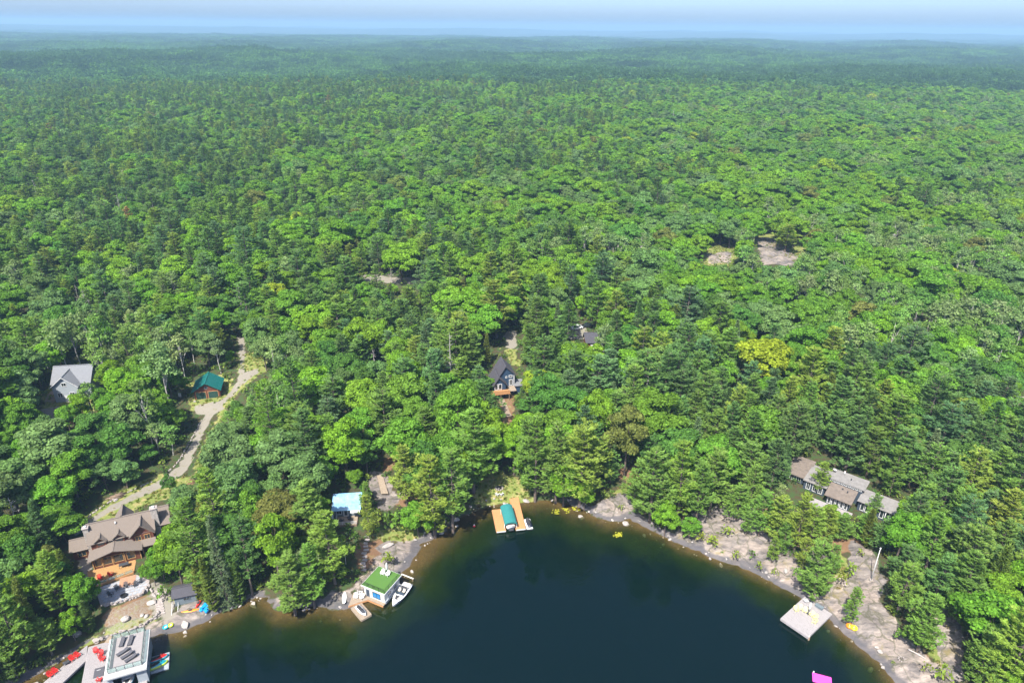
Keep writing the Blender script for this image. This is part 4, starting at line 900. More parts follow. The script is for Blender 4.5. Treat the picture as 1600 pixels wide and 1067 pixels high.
# ------------------------------------------------------------------ log house above the left shore
def base_z(o, ang, pts): return float(min(hz(*to_world(o, ang, p)) for p in pts))
zL = 2.9
h = thing('log_house', (*LOG_O, zL), LOG_A, 'large red log house with brown shingle roofs and stone chimneys above the stone patio', 'house')
w = MB(); gable_body(w, 0, 11.6, 2.6, 8.6, -0.5, 4.9, 7.3, 'x'); gable_body(w, 7.6, 11.6, 2.1, 5.6, -0.5, 4.85, 6.9, 'y'); w.build('wall', mm('red log wall'), h)
r = MB(); gable_roof(r, 0, 11.6, 2.6, 8.6, 4.9, 7.3, 'x', 0.55); gable_roof(r, 7.6, 11.6, 1.9, 5.7, 4.85, 6.9, 'y', 0.5, lift=0.09)
for xd in (1.9, 5.3): gable_roof(r, xd-0.95, xd+0.95, 2.2, 4.2, 5.0, 5.75, 'y', 0.3, lift=0.10)
gable_roof(r, 4.6, 7.4, 6.0, 9.4, 5.6, 7.5, 'y', 0.4, lift=0.08)
rf = r.build('roof', mm('brown shingles'), h)
for xd in (1.9, 5.3):
    d = MB(); gable_body(d, xd-0.9, xd+0.9, 2.3, 3.6, 3.6, 5.0, 5.72, 'y'); do = d.build('dormer', mm('red log wall'), h)
    p = MB(); p.prism([(xd-0.62, 2.24), (xd+0.62, 2.24), (xd+0.62, 2.292), (xd-0.62, 2.292)], 4.0, 4.9); p.build('pane', mm('window glass'), do)
d = MB(); gable_body(d, 4.7, 7.3, 6.2, 9.3, -0.5, 5.6, 7.4, 'y'); d.build('rear_wing', mm('red log wall'), h)
# front room under its own low gable
w = MB(); gable_body(w, 0, 8.8, 0, 2.58, -0.5, 2.7, 3.9, 'y', 0.48); w.build('front_room', mm('red log wall'), h)
r = MB(); gable_roof(r, 0, 8.8, -0.4, 2.9, 2.75, 3.95, 'y', 0.6, rp=0.48, lift=0.08); r.build('front_roof', mm('brown shingles'), h)
for xw, ww in ((1.0, 1.3), (2.7, 1.7), (4.7, 1.9), (7.0, 1.6)): window(h, xw, 0, 0.55, ww, 1.95, 0, 'honey wood', bars=0, fw=0.12)
for xp in (0.06, 1.75, 3.62, 5.85, 8.74): MB().box(xp-0.09, xp+0.09, -0.16, -0.005, -0.45, 2.55).build('post', mm('honey wood'), h)
for xw in (8.7, 10.4): window(h, xw, 2.1, 3.0, 1.2, 1.25, 0, 'honey wood')
window(h, 3.6, 2.6, 3.95, 0.9, 0.8, 0, 'honey wood', bars=0); window(h, 11.6, 4.2, 2.2, 1.1, 1.3, R(90), 'honey wood')
# left wing, right wing
w = MB(); gable_body(w, -4.0, -0.01, 4.6, 8.4, -0.5, 2.5, 3.7, 'x'); w.build('left_wing', mm('red log wall'), h)
r = MB(); gable_roof(r, -4.0, -0.3, 4.6, 8.4, 2.5, 3.7, 'x', 0.5); r.build('left_wing_roof', mm('brown shingles'), h)
window(h, -2.4, 4.6, 0.6, 1.6, 1.3, 0, 'honey wood')
w = MB(); gable_body(w, 11.62, 14.4, 4.4, 9.8, -0.5, 4.4, 6.6, 'x'); w.build('right_wing', mm('red log wall'), h)
r = MB(); gable_roof(r, 11.9, 14.4, 4.4, 9.8, 4.4, 6.6, 'x', 0.55, lift=0.12); r.build('right_wing_roof', mm('brown shingles'), h)
window(h, 14.4, 7.1, 3.0, 1.2, 1.3, R(90), 'honey wood'); window(h, 14.4, 7.1, 0.4, 1.4, 1.6, R(90), 'honey wood')
r = MB(); r.slab([(9.1, 0.2, 2.55), (11.9, 0.2, 2.55), (11.9, 2.05, 3.1), (9.1, 2.05, 3.1)], 0.14); r.build('porch_roof', mm('brown shingles'), h); posts(h, [(9.3, 0.4), (11.7, 0.4)], -0.4, 2.4, 0.09, 'honey wood')
for cx, cyy, zt, ss in ((-0.55, 4.6, 7.4, 0.5), (12.35, 4.5, 8.6, 0.62)):
    c = MB(); c.box(cx-ss, cx+ss, cyy-ss*0.85, cyy+ss*0.85, -0.5, zt); co = c.build('chimney', mm('stone'), h, 0.03)
    c = MB(); c.box(cx-ss-0.12, cx+ss+0.12, cyy-ss*0.85-0.12, cyy+ss*0.85+0.12, zt+0.002, zt+0.16); c.build('chimney_cap', mm('pale granite'), co)
    c = MB(); c.box(cx-0.2, cx+0.2, cyy-0.2, cyy+0.2, zt+0.165, zt+0.5); c.build('flue', mm('white paint'), co)
v = MB(); v.tube([(4.9, 4.6, 6.6), (4.9, 4.6, 7.3)], 0.14, 8); v.build('vent_pipe', mm('white paint'), h)
# deck with fascia
dk = [(-1.2, -0.02), (-0.2, -5.4), (7.4, -3.9), (7.6, -0.02)]
decking(h, dk[1], dk[2], dk[3], dk[0], 0.02, 'honey wood', 0.2); fringe(h, dk, -0.75, 0.0, 'new cedar board', name='deck_fascia')
decking(h, (-3.4, 1.0), (-0.1, 1.0), (-0.1, 4.5), (-3.4, 4.5), -0.05, 'honey wood', 0.2)
railing(h, [(-0.2, -5.35), (7.35, -3.85)], 0.03, 0.75, 'honey wood', 1.5, glass='rail glass')

# ------------------------------------------------------------------ patio, paths, steps, walls
def lw(p, dz=0): q = to_world(LOG_O, LOG_A, p); return q
pz = 2.55
pat = thing('patio', (*LOG_O, 0), LOG_A, 'grey flagstone patio with a fire ring below the log house deck', 'patio')
PP = [(0.6, -5.6), (2.0, -10.9), (4.2, -11.6), (8.0, -11.3), (10.2, -10.2), (10.4, -7.2), (7.8, -4.3)]
MB().prism(PP[::-1], pz-1.3, pz-0.03).build('bed', mm('pale granite'), pat)
g = np.random.default_rng(4); fl = MB()
for i in range(13):
    for j in range(9):
        cx, cyy = 0.2+i*0.86+(j % 2)*0.4, -11.6+j*0.85; q = np.array([cx, cyy])
        P = [(cx+math.cos(a+0.3*g.random())*0.5*g.uniform(0.85, 1.08), cyy+math.sin(a+0.3*g.random())*0.44*g.uniform(0.85, 1.08)) for a in np.arange(6)*math.pi/3]
        if poly_sd(np.array([p[0] for p in P]), np.array([p[1] for p in P]), PP).min() > -0.05: fl.prism(P, pz-0.028, pz+g.uniform(0.0, 0.05))
o = fl.build('paving_stone', mm('flagstone'), pat); o['kind'] = 'stuff'
bp = MB(); bg_ = np.random.default_rng(5)
for i in range(10):
    for j in range(11): bp.box(4.9+i*0.29+0.01, 4.9+i*0.29+0.28, -7.3+j*0.26+0.01, -7.3+j*0.26+0.25, pz+0.052, pz+0.075+bg_.uniform(0, 0.012))
o = bp.build('paving_brick', mm('brick paving'), pat); o['kind'] = 'stuff'
fr_ = thing('fire_pit', (*lw((6.0, -10.0)), pz+0.04), 0, 'dark round fire pit between the charcoal chairs on the flagstone patio', 'fire pit')
t = MB(); ring = [(math.cos(a), math.sin(a)) for a in np.arange(12)*math.pi/6]
t.loft([[(x*0.62, y*0.62, 0) for x, y in ring], [(x*0.64, y*0.64, 0.3) for x, y in ring], [(x*0.46, y*0.46, 0.3) for x, y in ring], [(x*0.44, y*0.44, 0.05) for x, y in ring]], cap=True, smooth=False); t.build('ring', mm('black metal'), fr_)
stone_wall([(160, 947), (178, 944), (200, 938), (222, 930), (231, 918)], 'low stone wall curving round the front of the flagstone patio', (0.7, 0.5, 0.5), 2)
stone_wall([(148, 1006), (165, 998), (185, 990), (205, 985), (228, 976), (246, 964), (250, 955)], 'long stone wall curving along the shore behind the left boathouse', (0.8, 0.55, 0.5), 2)
stone_wall([(230, 912), (240, 930), (252, 938), (262, 925)], 'short rubble wall by the steps beside the flagstone patio', (0.8, 0.6, 0.5))
stone_wall([(116, 830), (128, 818), (145, 802), (165, 788), (190, 774), (215, 762), (240, 752)], 'row of pale stones edging the lower driveway behind the log house', (0.8, 0.55, 0.42), 1, 0.8)
stone_wall([(262, 738), (278, 722), (290, 702), (303, 680), (316, 655)], 'row of pale stones edging the upper driveway below the teal roofed garage', (0.8, 0.55, 0.42), 1, 0.8)
st = thing('stone_steps', tuple(G(247, 925)), 0, 'pale stone steps leading down from the patio to the small beach', 'steps')
a, b = G(245, 922), G(252, 960); o0 = np.array(st.location)
for k in range(10):
    p = a+(b-a)*(k+0.5)/10; z = hz(p[0], p[1]); q = p-o0; MB().box(q[0]-0.75, q[0]+0.75, q[1]-0.26, q[1]+0.26, z-o0[2]-0.2, z-o0[2]+0.14, R(8)+0.05*math.sin(k*3)).build('step', mm('pale granite'), st, 0.03)
boulder(196, 968, 1.7, 1.3, 1.3, 'large grey boulder alone on the bare slope below the patio', 0.5); boulder(222, 962, 0.9, 0.8, 0.8, 'pale boulder on the bare slope, left one of a close pair', 0.2); boulder(229, 963, 1.0, 0.8, 0.8, 'pale boulder on the bare slope, right one of a close pair', 1.2)
boulder(121, 992, 1.6, 1.2, 1.2, 'pale grey boulder under the trees above the red chairs', 0.9); boulder(150, 1000, 1.6, 0.8, 0.6, 'long flat pale boulder at the head of the wide grey dock', 0.4); boulder(237, 942, 1.9, 1.6, 0.9, 'white wedge shaped boulder beside the stone steps', 0.1)
boulder(281, 763, 1.5, 1.1, 0.9, 'grey boulder at the driveway edge behind the log house', 0.3); boulder(292, 768, 1.2, 1.0, 0.8, 'smaller tan boulder at the driveway edge next to the grey boulder', 1.0); boulder(181, 782, 1.2, 0.9, 0.7, 'white boulder beside the pile of weathered logs', 1.0)
boulder(627, 772, 1.0, 0.9, 0.8, 'white round boulder on orange duff right of the boardwalk', 0.2); boulder(1228, 893, 1.6, 1.2, 1.0, 'pale upright boulder on the granite slope left of the square dock', 0.7); boulder(606, 853, 2.8, 1.3, 0.9, 'long grey rock behind the turf roofed boathouse', 0.5)
boulder(536, 862, 0.9, 0.8, 0.6, 'small pale rock beside the stone path below the cabin', 0.5)
lp = thing('log_pile', tuple(G(183, 776)), R(25), 'pile of weathered brown logs beside the driveway', 'log pile')
g = np.random.default_rng(8)
lgm = MB().tube([(-1.5, 0, 0), (1.5, 0.05, 0.02)], 0.14, 7).mesh('log', mm('log end wood'))
for k in range(11): link('log', lgm, lp, (g.uniform(-0.8, 0.8), g.uniform(-0.9, 0.9), 0.14+0.22*(k // 5)), (0, 0, g.normal(0, 0.35)))

# ------------------------------------------------------------------ dark shed by the small beach
zS = PADS[1][3]
h = thing('shed', (*SHED_O, zS), SHED_A, 'small slate grey shed with a dark roof above the small beach', 'shed')
w = MB(); gable_body(w, 0, 3.9, 0, 3.0, -0.6, 2.2, 3.0, 'x'); w.build('wall', mm('slate siding'), h); r = MB(); gable_roof(r, 0, 3.9, 0, 3.0, 2.2, 3.0, 'x', 0.4); r.build('roof', mm('dark shingles'), h)
window(h, 2.2, 0, 0.9, 1.3, 0.8, 0, 'slate siding'); door(h, 0, 1.5, -0.1, 0.85, 1.95, R(-90), 'white paint')
MB().box(-0.5, 4.4, -1.1, -0.05, -0.5, -0.12).build('terrace', mm('pale granite'), h)
s = thing('staircase', (*at(274, 953, 1.2), 0), SHED_A, 'steep outdoor staircase with white rails beside the slate shed', 'staircase')
for k in range(8): MB().box(-0.45, 0.45, 1.3-0.32*k-0.13, 1.3-0.32*k+0.13, 1.45-0.15*k-0.05, 1.45-0.15*k).build('step', mm('charcoal plastic'), s)
for sx in (-0.55, 0.55):
    q = MB(); q.tube([(sx, 1.4, 2.3), (sx, -1.2, 1.15)], 0.05, 6); q.tube([(sx, 1.4, 1.35), (sx, -1.2, 0.2)], 0.06, 6)
    for k in range(5): q.tube([(sx, 1.4-0.65*k, 1.35-0.285*k), (sx, 1.4-0.65*k, 2.3-0.285*k)], 0.03, 5)
    q.build('handrail', mm('white paint'), s)

# ------------------------------------------------------------------ grey house and teal roofed garage on the left
zz = PADS[2][3]
h = thing('grey_house', (*GREY_O, zz), GREY_A, 'pale grey house with a grey shingle roof half hidden by trees at the far left', 'house')
w = MB(); gable_body(w, 0, 9.4, 0.6, 8.0, -1, 5.0, 8.3, 'x'); gable_body(w, 0.6, 7.0, -1.4, 3.0, -1, 4.9, 7.6, 'y'); w.build('wall', mm('grey siding'), h)
r = MB(); gable_roof(r, 0, 9.4, 0.6, 8.0, 5.0, 8.3, 'x', 0.5); gable_roof(r, 0.6, 7.0, -1.4, 4.2, 4.9, 7.6, 'y', 0.5, lift=0.1); r.build('roof', mm('grey shingles'), h)
f = MB(); fascia(f, 0.6, 7.0, -1.4, 4.2, 4.95, 7.65, 'y', 0.5); f.build('bargeboard', mm('white paint'), h)
window(h, 3.8, -1.4, 4.9, 1.3, 1.1); window(h, 2.2, -1.4, 1.6, 1.3, 1.4); window(h, 5.3, -1.4, 1.6, 1.3, 1.4); window(h, 8.3, 0.6, 2.6, 1.0, 1.3); door(h, 3.8, -1.4, 0.0, 1.0, 2.0, 0, 'white paint')
decking(h, (-5.8, -1.0), (-0.15, -1.0), (-0.15, 5.0), (-5.8, 5.0), 0.5, 'tan board', 0.2); fringe(h, [(-5.8, -1.0), (-0.15, -1.0), (-0.15, 5.0), (-5.8, 5.0)], -0.6, 0.5, 'tan board', name='deck_fascia')
zz = PADS[3][3]
h = thing('garage', (*GAR_O, zz), GAR_A, 'red log double garage with a teal metal roof beside the driveway', 'garage')
w = MB(); gable_body(w, 0, 6.9, 0, 6.2, -0.6, 2.8, 5.0, 'y'); w.build('wall', mm('red log wall'), h); r = MB(); gable_roof(r, 0, 6.9, 0, 6.2, 2.8, 5.0, 'y', 0.6, seams=15); r.build('roof', mm('teal metal'), h)
for xd in (1.8, 5.1):
    d = MB(); d.box(xd-1.3, xd+1.3, -0.07, -0.005, -0.1, 2.15); do = d.build('garage_door', mm('dark green paint'), h)
    for k in range(4): MB().box(xd-1.25, xd+1.25, -0.11, -0.072, -0.02+0.54*k, 0.46+0.54*k).build('door_panel', mm('dark green paint'), do)
    f = MB(); f.box(xd-1.42, xd-1.3, -0.1, -0.006, -0.1, 2.27); f.box(xd+1.3, xd+1.42, -0.1, -0.006, -0.1, 2.27); f.box(xd-1.3, xd+1.3, -0.1, -0.006, 2.15, 2.27); f.build('frame', mm('new cedar board'), do)
window(h, 3.45, 0, 3.1, 0.8, 0.8, 0, 'slate siding', bars=0); f = MB(); fascia(f, 0, 6.9, 0, 6.2, 2.8, 5.0, 'y', 0.6); f.build('bargeboard', mm('teal metal'), h)
MB().box(-0.3, 7.2, -1.2, -0.02, -0.7, -0.08).build('apron', mm('pale granite'), h)
eb = thing('utility_box', tuple(G(282, 622)), R(10), 'small white utility box on a post left of the teal roofed garage', 'utility box'); MB().box(-0.35, 0.35, -0.2, 0.2, 0.5, 1.6).build('cabinet', mm('white paint'), eb, 0.03); MB().tube([(0, 0, -0.2), (0, 0, 0.5)], 0.08, 6).build('post', mm('log end wood'), eb)

# ------------------------------------------------------------------ cabin with the pale metal roof
zz = PADS[5][3]
h = thing('cabin', (*CAB_O, zz), CAB_A, 'small cabin with a pale blue metal roof and front deck among pines', 'cabin')
w = MB(); w.prism([(0.4, -0.4), (6.2, -0.4), (6.2, 3.0), (0.4, 3.0)], [-0.6]*4, [2.75, 2.75, 3.6, 3.6]); w.build('wall', mm('slate siding'), h)
r = MB(); r.slab([(0.0, -1.35, 2.70), (6.5, -1.35, 2.70), (6.5, 3.4, 3.9), (0.0, 3.4, 3.9)], 0.12)
for k in range(16): xx = 0.2+k*0.405; r.slab([(xx-0.03, -1.35, 2.75), (xx+0.03, -1.35, 2.75), (xx+0.03, 3.4, 3.95), (xx-0.03, 3.4, 3.95)], 0.049)
r.build('roof', mm('pale blue metal'), h)
r = MB(); r.slab([(4.2, -2.0, 2.45), (6.3, -2.0, 2.45), (6.3, -0.9, 2.62), (4.2, -0.9, 2.62)], 0.1); r.build('awning', mm('white paint'), h)
door(h, 3.0, -0.4, 0.4, 0.9, 2.0, 0, 'white paint', True); window(h, 1.5, -0.4, 1.0, 1.2, 1.1); window(h, 4.9, -0.4, 1.0, 1.2, 1.1)
decking(h, (1.0, -3.5), (5.6, -3.5), (5.6, -0.45), (1.0, -0.45), 0.4, 'tan board', 0.17); fringe(h, [(1.0, -3.5), (5.6, -3.5), (5.6, -0.45), (1.0, -0.45)], -0.9, 0.38, 'log end wood', name='deck_fascia'); railing(h, [(1.0, -0.6), (1.0, -3.45), (5.55, -3.45)], 0.41, 0.8, 'white paint', 1.5)
bw = thing('boardwalk', tuple(G(595, 758)), 0, 'narrow wooden boardwalk climbing the dark rock right of the cabin', 'boardwalk')
o0 = np.array(bw.location); q = [G(589, 744), G(598, 744), G(607, 773), G(596, 773)]; q = [p-o0 for p in q]
n = 30
plk = None
for k in range(n):
    t0, t1 = (k+0.05)/n, (k+0.95)/n; a = q[0]+(q[3]-q[0])*t0; b = q[1]+(q[2]-q[1])*t0; c = q[1]+(q[2]-q[1])*t1; d = q[0]+(q[3]-q[0])*t1
    MB().slab([a+(0, 0, 0.35), b+(0, 0, 0.35), c+(0, 0, 0.35), d+(0, 0, 0.35)], 0.05).build('plank', mm('tan board'), bw)
for a, b in ((q[0], q[3]), (q[1], q[2])): MB().tube([a+(0, 0, 0.24), b+(0, 0, 0.24)], 0.05, 5).build('stringer', mm('log end wood'), bw)
stp = thing('stone_path', tuple(G(572, 855)), 0, 'path of pale stone slabs between the cabin and the turf roofed boathouse', 'path'); o0 = np.array(stp.location)
for k in range(11):
    p = G(573-k*0.6+1.5*math.sin(k*2.1), 838+k*5.2); MB().box(p[0]-o0[0]-0.55, p[0]-o0[0]+0.55, p[1]-o0[1]-0.32, p[1]-o0[1]+0.32, hz(p[0], p[1])-o0[2]-0.2, hz(p[0], p[1])-o0[2]+0.1, 0.2*math.sin(k*5)).build('slab', mm('pale granite'), stp, 0.03)

# ------------------------------------------------------------------ navy house behind the plank dock
zz = PADS[4][3]
h = thing('navy_house', (*BLUE_O, zz), BLUE_A, 'navy blue house with dark roofs and a raised wooden deck in a tree gap', 'house')
w = MB(); gable_body(w, 0, 3.6, 0, 6.0, -1, 4.4, 6.6, 'y', 0.4); gable_body(w, 2.2, 6.6, 2.0, 8.0, -1, 6.3, 9.0, 'y', 0.4); w.build('wall', mm('navy siding'), h)
r = MB(); gable_roof(r, 0, 3.6, 0, 6.0, 4.4, 6.6, 'y', 0.5, rp=0.4); gable_roof(r, 2.2, 6.6, 2.0, 8.0, 6.3, 9.0, 'y', 0.5, rp=0.4, lift=0.08); r.build('roof', mm('dark shingles'), h)
for xx in (0.75, 1.9): window(h, xx, 0, 2.65, 1.05, 1.9, fw=0.14, bars=0)
window(h, 5.5, 2.0, 5.3, 1.1, 0.8, fw=0.16, bars=0); window(h, 5.6, 2.0, 2.65, 1.1, 2.0, fw=0.16); window(h, 4.2, 2.0, 5.2, 0.6, 0.6, fw=0.12, bars=0)
MB().box(6.45, 6.68, 1.9, 1.995, -0.5, 6.1).build('corner_board', mm('white paint'), h)
w = MB(); w.box(6.7, 9.4, 1.0, 4.6, -1, 2.7); w.build('annex', mm('navy siding'), h); w = MB(); w.box(6.62, 9.7, 0.7, 4.9, 2.702, 2.9); w.build('annex_roof', mm('grey shingles'), h)
decking(h, (-1.0, -2.2), (4.4, -2.2), (4.4, -0.02), (-1.0, -0.02), 2.5, 'new cedar board', 0.18); decking(h, (4.45, -1.4), (6.6, -1.4), (6.6, 1.9), (4.45, 1.9), 2.5, 'tan board', 0.18)
q = MB()
for k in range(28): q.box(-1.0+k*0.195, -1.0+k*0.195+0.15, -2.26, -2.205, 2.2, 3.4)
q.box(-1.0, 4.4, -2.33, -2.265, 3.3, 3.42); q.box(-1.0, 4.4, -2.33, -2.265, 2.2, 2.34); q.build('deck_screen', mm('new cedar board'), h); posts(h, [(-0.8, -2.0), (1.7, -2.0), (4.2, -2.0)], -1.5, 2.44, 0.09, 'log end wood')
hs = thing('hillside_steps', tuple(G(786, 628)), 0, 'steps of pale pine boards running downhill below the navy house deck', 'steps'); o0 = np.array(hs.location)
for k in range(14):
    p = G(782+k*1.0, 620+k*2.3); MB().box(p[0]-o0[0]-0.8, p[0]-o0[0]+0.8, p[1]-o0[1]-0.25, p[1]-o0[1]+0.25, hz(p[0], p[1])-o0[2]-0.15, hz(p[0], p[1])-o0[2]+0.12, 0.1*math.sin(k)).build('step', mm('tan board'), hs)

# ------------------------------------------------------------------ dark roofed outbuilding and cars behind
zz = PADS[7][3]
h = thing('outbuilding', (*DRK_O, zz), DRK_A, 'outbuilding with a dark slate roof glimpsed between tall pines', 'outbuilding')
w = MB(); gable_body(w, 0, 3.8, -0.5, 5.0, -0.6, 2.4, 4.0, 'x', 0.8); w.build('wall', mm('red log wall'), h); r = MB(); gable_roof(r, 0, 3.8, -0.5, 5.0, 2.4, 4.0, 'x', 0.5, rp=0.8); r.build('roof', mm('dark shingles'), h); door(h, 1.9, -0.5, -0.2, 1.0, 2.0, 0, 'white paint')

def car(u, v, rot, body, label, pickup=False):
    p = G(u, v); c = thing('car', tuple(p), rot, label, 'car')
    L_, W_, n = 4.4, 1.75, 9; prof = [(0, 0.45, 0.72), (0.05, 0.3, 0.80), (0.24, 0.28, 0.92), (0.3, 0.28, 0.95), (0.7, 0.28, 0.98), (0.92, 0.3, 0.92), (1, 0.45, 0.8)]
    b = MB(); rings = []
    for t, zl, zt in prof:
        w_ = W_/2*(0.86 if t in (0, 1) else 1); x = (t-0.5)*L_; rings.append([(x, -w_, zl), (x, w_, zl), (x, w_, zt*0.75), (x, w_*0.9, zt), (x, -w_*0.9, zt), (x, -w_, zt*0.75)])
    b.loft(rings, smooth=False); b.build('body', mm(body), c)
    cab = [(-0.95, 0.93, 0.93), (-0.35, 0.93, 1.46), (0.75 if not pickup else 0.3, 0.93, 1.48), (1.65 if not pickup else 0.5, 0.93, 0.97)]
    g_ = MB(); g_.loft([[(x, -0.78, a), (x, 0.78, a), (x, 0.66, b2), (x, -0.66, b2)] for x, a, b2 in cab], smooth=False); g_.build('glasshouse', mm('window glass'), c)
    MB().box(-0.3, 0.7 if not pickup else 0.3, -0.62, 0.62, 1.485, 1.53).build('roof', mm(body), c, 0.02)
    for x in (-1.35, 1.35):
        for y in (-0.8, 0.8): MB().tube([(x, y-0.1, 0.33), (x, y+0.1, 0.33)], 0.33, 10).build('wheel', mm('black rubber'), c)
    return c
car(901, 514, R(25), 'car white', 'white car parked left of the dark roofed outbuilding'); car(917, 511, R(10), 'car black', 'black car parked behind the dark roofed outbuilding'); car(110, 656, R(15), 'car blue', 'dark blue car under the trees in front of the grey house'); car(119, 659, R(30), 'car red', 'dark red car under the trees in front of the grey house')

# ------------------------------------------------------------------ long cottage on the right
zz = PADS[6][3]
h = thing('cottage', (*COT_O, zz), COT_A, 'long dark blue cottage with weathered brown roofs on the right hillside', 'cottage')
w = MB(); w.prism([(0, -0.7), (4.9, -0.7), (4.9, 3.4), (0, 3.4)], [-1]*4, [2.75, 2.75, 3.45, 3.45]); w.build('wall', mm('dark blue siding'), h)
r = MB(); r.slab([(-0.5, -1.7, 2.72), (5.5, -1.7, 2.72), (5.5, 3.2, 3.62), (-0.5, 3.2, 3.62)], 0.18); r.build('roof', mm('weathered roofing'), h)
for k in range(5): window(h, 0.6+k*0.92, -0.7, 0.25, 0.78, 2.25, fw=0.13, bars=0)
for k in range(2): window(h, 4.9, 0.3+k*1.1, 0.25, 0.8, 2.2, R(90), fw=0.13, bars=0)
w = MB(); w.box(-1.2, 6.3, 3.45, 7.6, -1, 4.25); w.build('rear_block', mm('dark blue siding'), h); r = MB(); r.box(-1.6, 6.7, 3.25, 8.0, 4.255, 4.42); r.build('rear_roof', mm('grey roofing'), h)
for k in range(9): window(h, -0.6+k*0.8, 3.45, 3.72, 0.62, 0.42, fw=0.08, bars=0, name='clerestory')
w = MB(); w.box(-6.0, -1.22, 1.4, 7.2, -1, 2.8); w.build('link_block', mm('dark blue siding'), h); r = MB(); r.slab([(-6.2, 0.8, 2.85), (-0.7, 0.8, 2.85), (-0.7, 8.2, 3.3), (-6.2, 8.2, 3.3)], 0.16); r.build('link_roof', mm('grey roofing'), h)
w = MB(); w.box(-10.2, -6.02, 2.6, 8.8, -1, 2.7); w.build('left_block', mm('dark blue siding'), h); r = MB(); r.slab([(-10.9, 1.7, 2.62), (-5.9, 1.7, 2.62), (-5.9, 9.4, 3.5), (-10.9, 9.4, 3.5)], 0.16); r.build('left_roof', mm('weathered roofing'), h)
for xx in (-9.2, -7.6): window(h, xx, 2.6, 0.5, 1.1, 1.8, fw=0.12)
for xx in (-4.9, -3.4, -2.1): window(h, xx, 1.4, 0.4, 1.0, 2.0, fw=0.12)
w = MB(); w.box(6.32, 14.6, 1.4, 5.2, -1, 2.9); w.build('right_block', mm('dark blue siding'), h); r = MB(); r.slab([(6.1, 0.6, 2.95), (15.4, 0.6, 2.95), (15.4, 5.8, 3.4), (6.1, 5.8, 3.4)], 0.16); r.build('right_roof', mm('grey roofing'), h)
for xx in (7.3, 8.3, 9.9, 11.4, 12.5, 13.6): window(h, xx, 1.4, 0.3, 0.85, 2.3, fw=0.12, bars=0)
for k in range(2): window(h, 14.6, 2.4+k*1.5, 0.3, 1.0, 2.2, R(90), fw=0.12)
posts(h, [(14.9, 0.9), (12.2, 0.9)], -1, 2.8, 0.08, 'white paint')
decking(h, (-3.0, -3.6), (6.0, -3.6), (6.0, -0.75), (-3.0, -0.75), 0.05, 'grey board', 0.2); fringe(h, [(-3.0, -3.6), (6.0, -3.6), (6.0, -0.75), (-3.0, -0.75)], -1.0, 0.03, 'grey board', name='deck_fascia'); railing(h, [(-2.95, -3.5), (5.95, -3.5)], 0.06, 0.9, 'grey board', 1.5)
decking(h, (-12.5, 0.5), (-8.0, 0.5), (-8.0, 1.65), (-12.5, 1.65), 0.05, 'tan board', 0.2)
v = MB(); v.tube([(-1.0, 6.6, 4.42), (-1.0, 6.6, 4.9)], 0.05, 6); v.build('dish_mast', mm('white paint'), h)
v = MB(); v.loft([[(-1.0+0.02*k+math.cos(a)*rr, 6.6-0.25-0.12*k*k*0.3, 5.0+math.sin(a)*rr) for a in np.arange(12)*math.pi/6] for k, rr in ((0, 0.1), (1, 0.36), (1.6, 0.48))]); v.build('satellite_dish', mm('white paint'), h)
for xx, yy in ((2.4, 2.0), (3.6, 1.6), (3.1, 5.6)): MB().box(xx-0.14, xx+0.14, yy-0.14, yy+0.14, 3.3 if yy < 3 else 4.4, 3.75 if yy < 3 else 4.75).build('roof_vent', mm('charcoal plastic'), h)
MB().tube([(1.2, 6.8, 4.42), (1.2, 6.8, 5.4)], 0.16, 8).build('flue', mm('white paint'), h)

# ------------------------------------------------------------------ garden furniture, one of each kind and colour
def chair_parts(root, mat):
    s = MB()
    for k in range(5): s.add([(-0.28, -0.28+0.115*k, 0.36-0.025*k), (0.28, -0.28+0.115*k, 0.36-0.025*k), (0.28, -0.18+0.115*k, 0.335-0.025*k), (-0.28, -0.18+0.115*k, 0.335-0.025*k), (-0.28, -0.28+0.115*k, 0.33-0.025*k), (0.28, -0.28+0.115*k, 0.33-0.025*k), (0.28, -0.18+0.115*k, 0.305-0.025*k), (-0.28, -0.18+0.115*k, 0.305-0.025*k)],
                             [[0, 1, 2, 3], [7, 6, 5, 4], [0, 4, 5, 1], [1, 5, 6, 2], [2, 6, 7, 3], [3, 7, 4, 0]])
    s.build('seat', mm(mat), root)
    b = MB()
    for k in range(5):
        x = -0.24+0.12*k; hgt = 0.80-0.05*abs(k-2); xt = x*1.35
        b.add([(x-0.05, 0.26, 0.24), (x+0.05, 0.26, 0.24), (xt+0.06, 0.26+hgt*0.42, 0.24+hgt), (xt-0.06, 0.26+hgt*0.42, 0.24+hgt), (x-0.05, 0.29, 0.23), (x+0.05, 0.29, 0.23), (xt+0.06, 0.29+hgt*0.42, 0.23+hgt), (xt-0.06, 0.29+hgt*0.42, 0.23+hgt)], [[0, 1, 2, 3], [7, 6, 5, 4], [0, 4, 5, 1], [1, 5, 6, 2], [2, 6, 7, 3], [3, 7, 4, 0]])
    b.build('backrest', mm(mat), root)
    for sx in (-1, 1):
        MB().box(sx*0.36-0.07, sx*0.36+0.07, -0.36, 0.38, 0.56, 0.585).build('armrest', mm(mat), root)
        MB().box(sx*0.33-0.02, sx*0.33+0.02, -0.32, -0.22, 0, 0.555).build('leg', mm(mat), root); MB().box(sx*0.33-0.02, sx*0.33+0.02, 0.26, 0.35, 0, 0.555).build('leg', mm(mat), root)
CH = {}
def chair(x, y, z, rot, mat, label, group):
    if mat not in CH: r = thing('garden_chair', (0, 0, 0), 0); chair_parts(r, mat); CH[mat] = r; c = r
    else: c = copy_tree(CH[mat])
    c.location = (x, y, z); c.rotation_euler = (0, 0, rot); tag(c, label, 'chair', group); return c
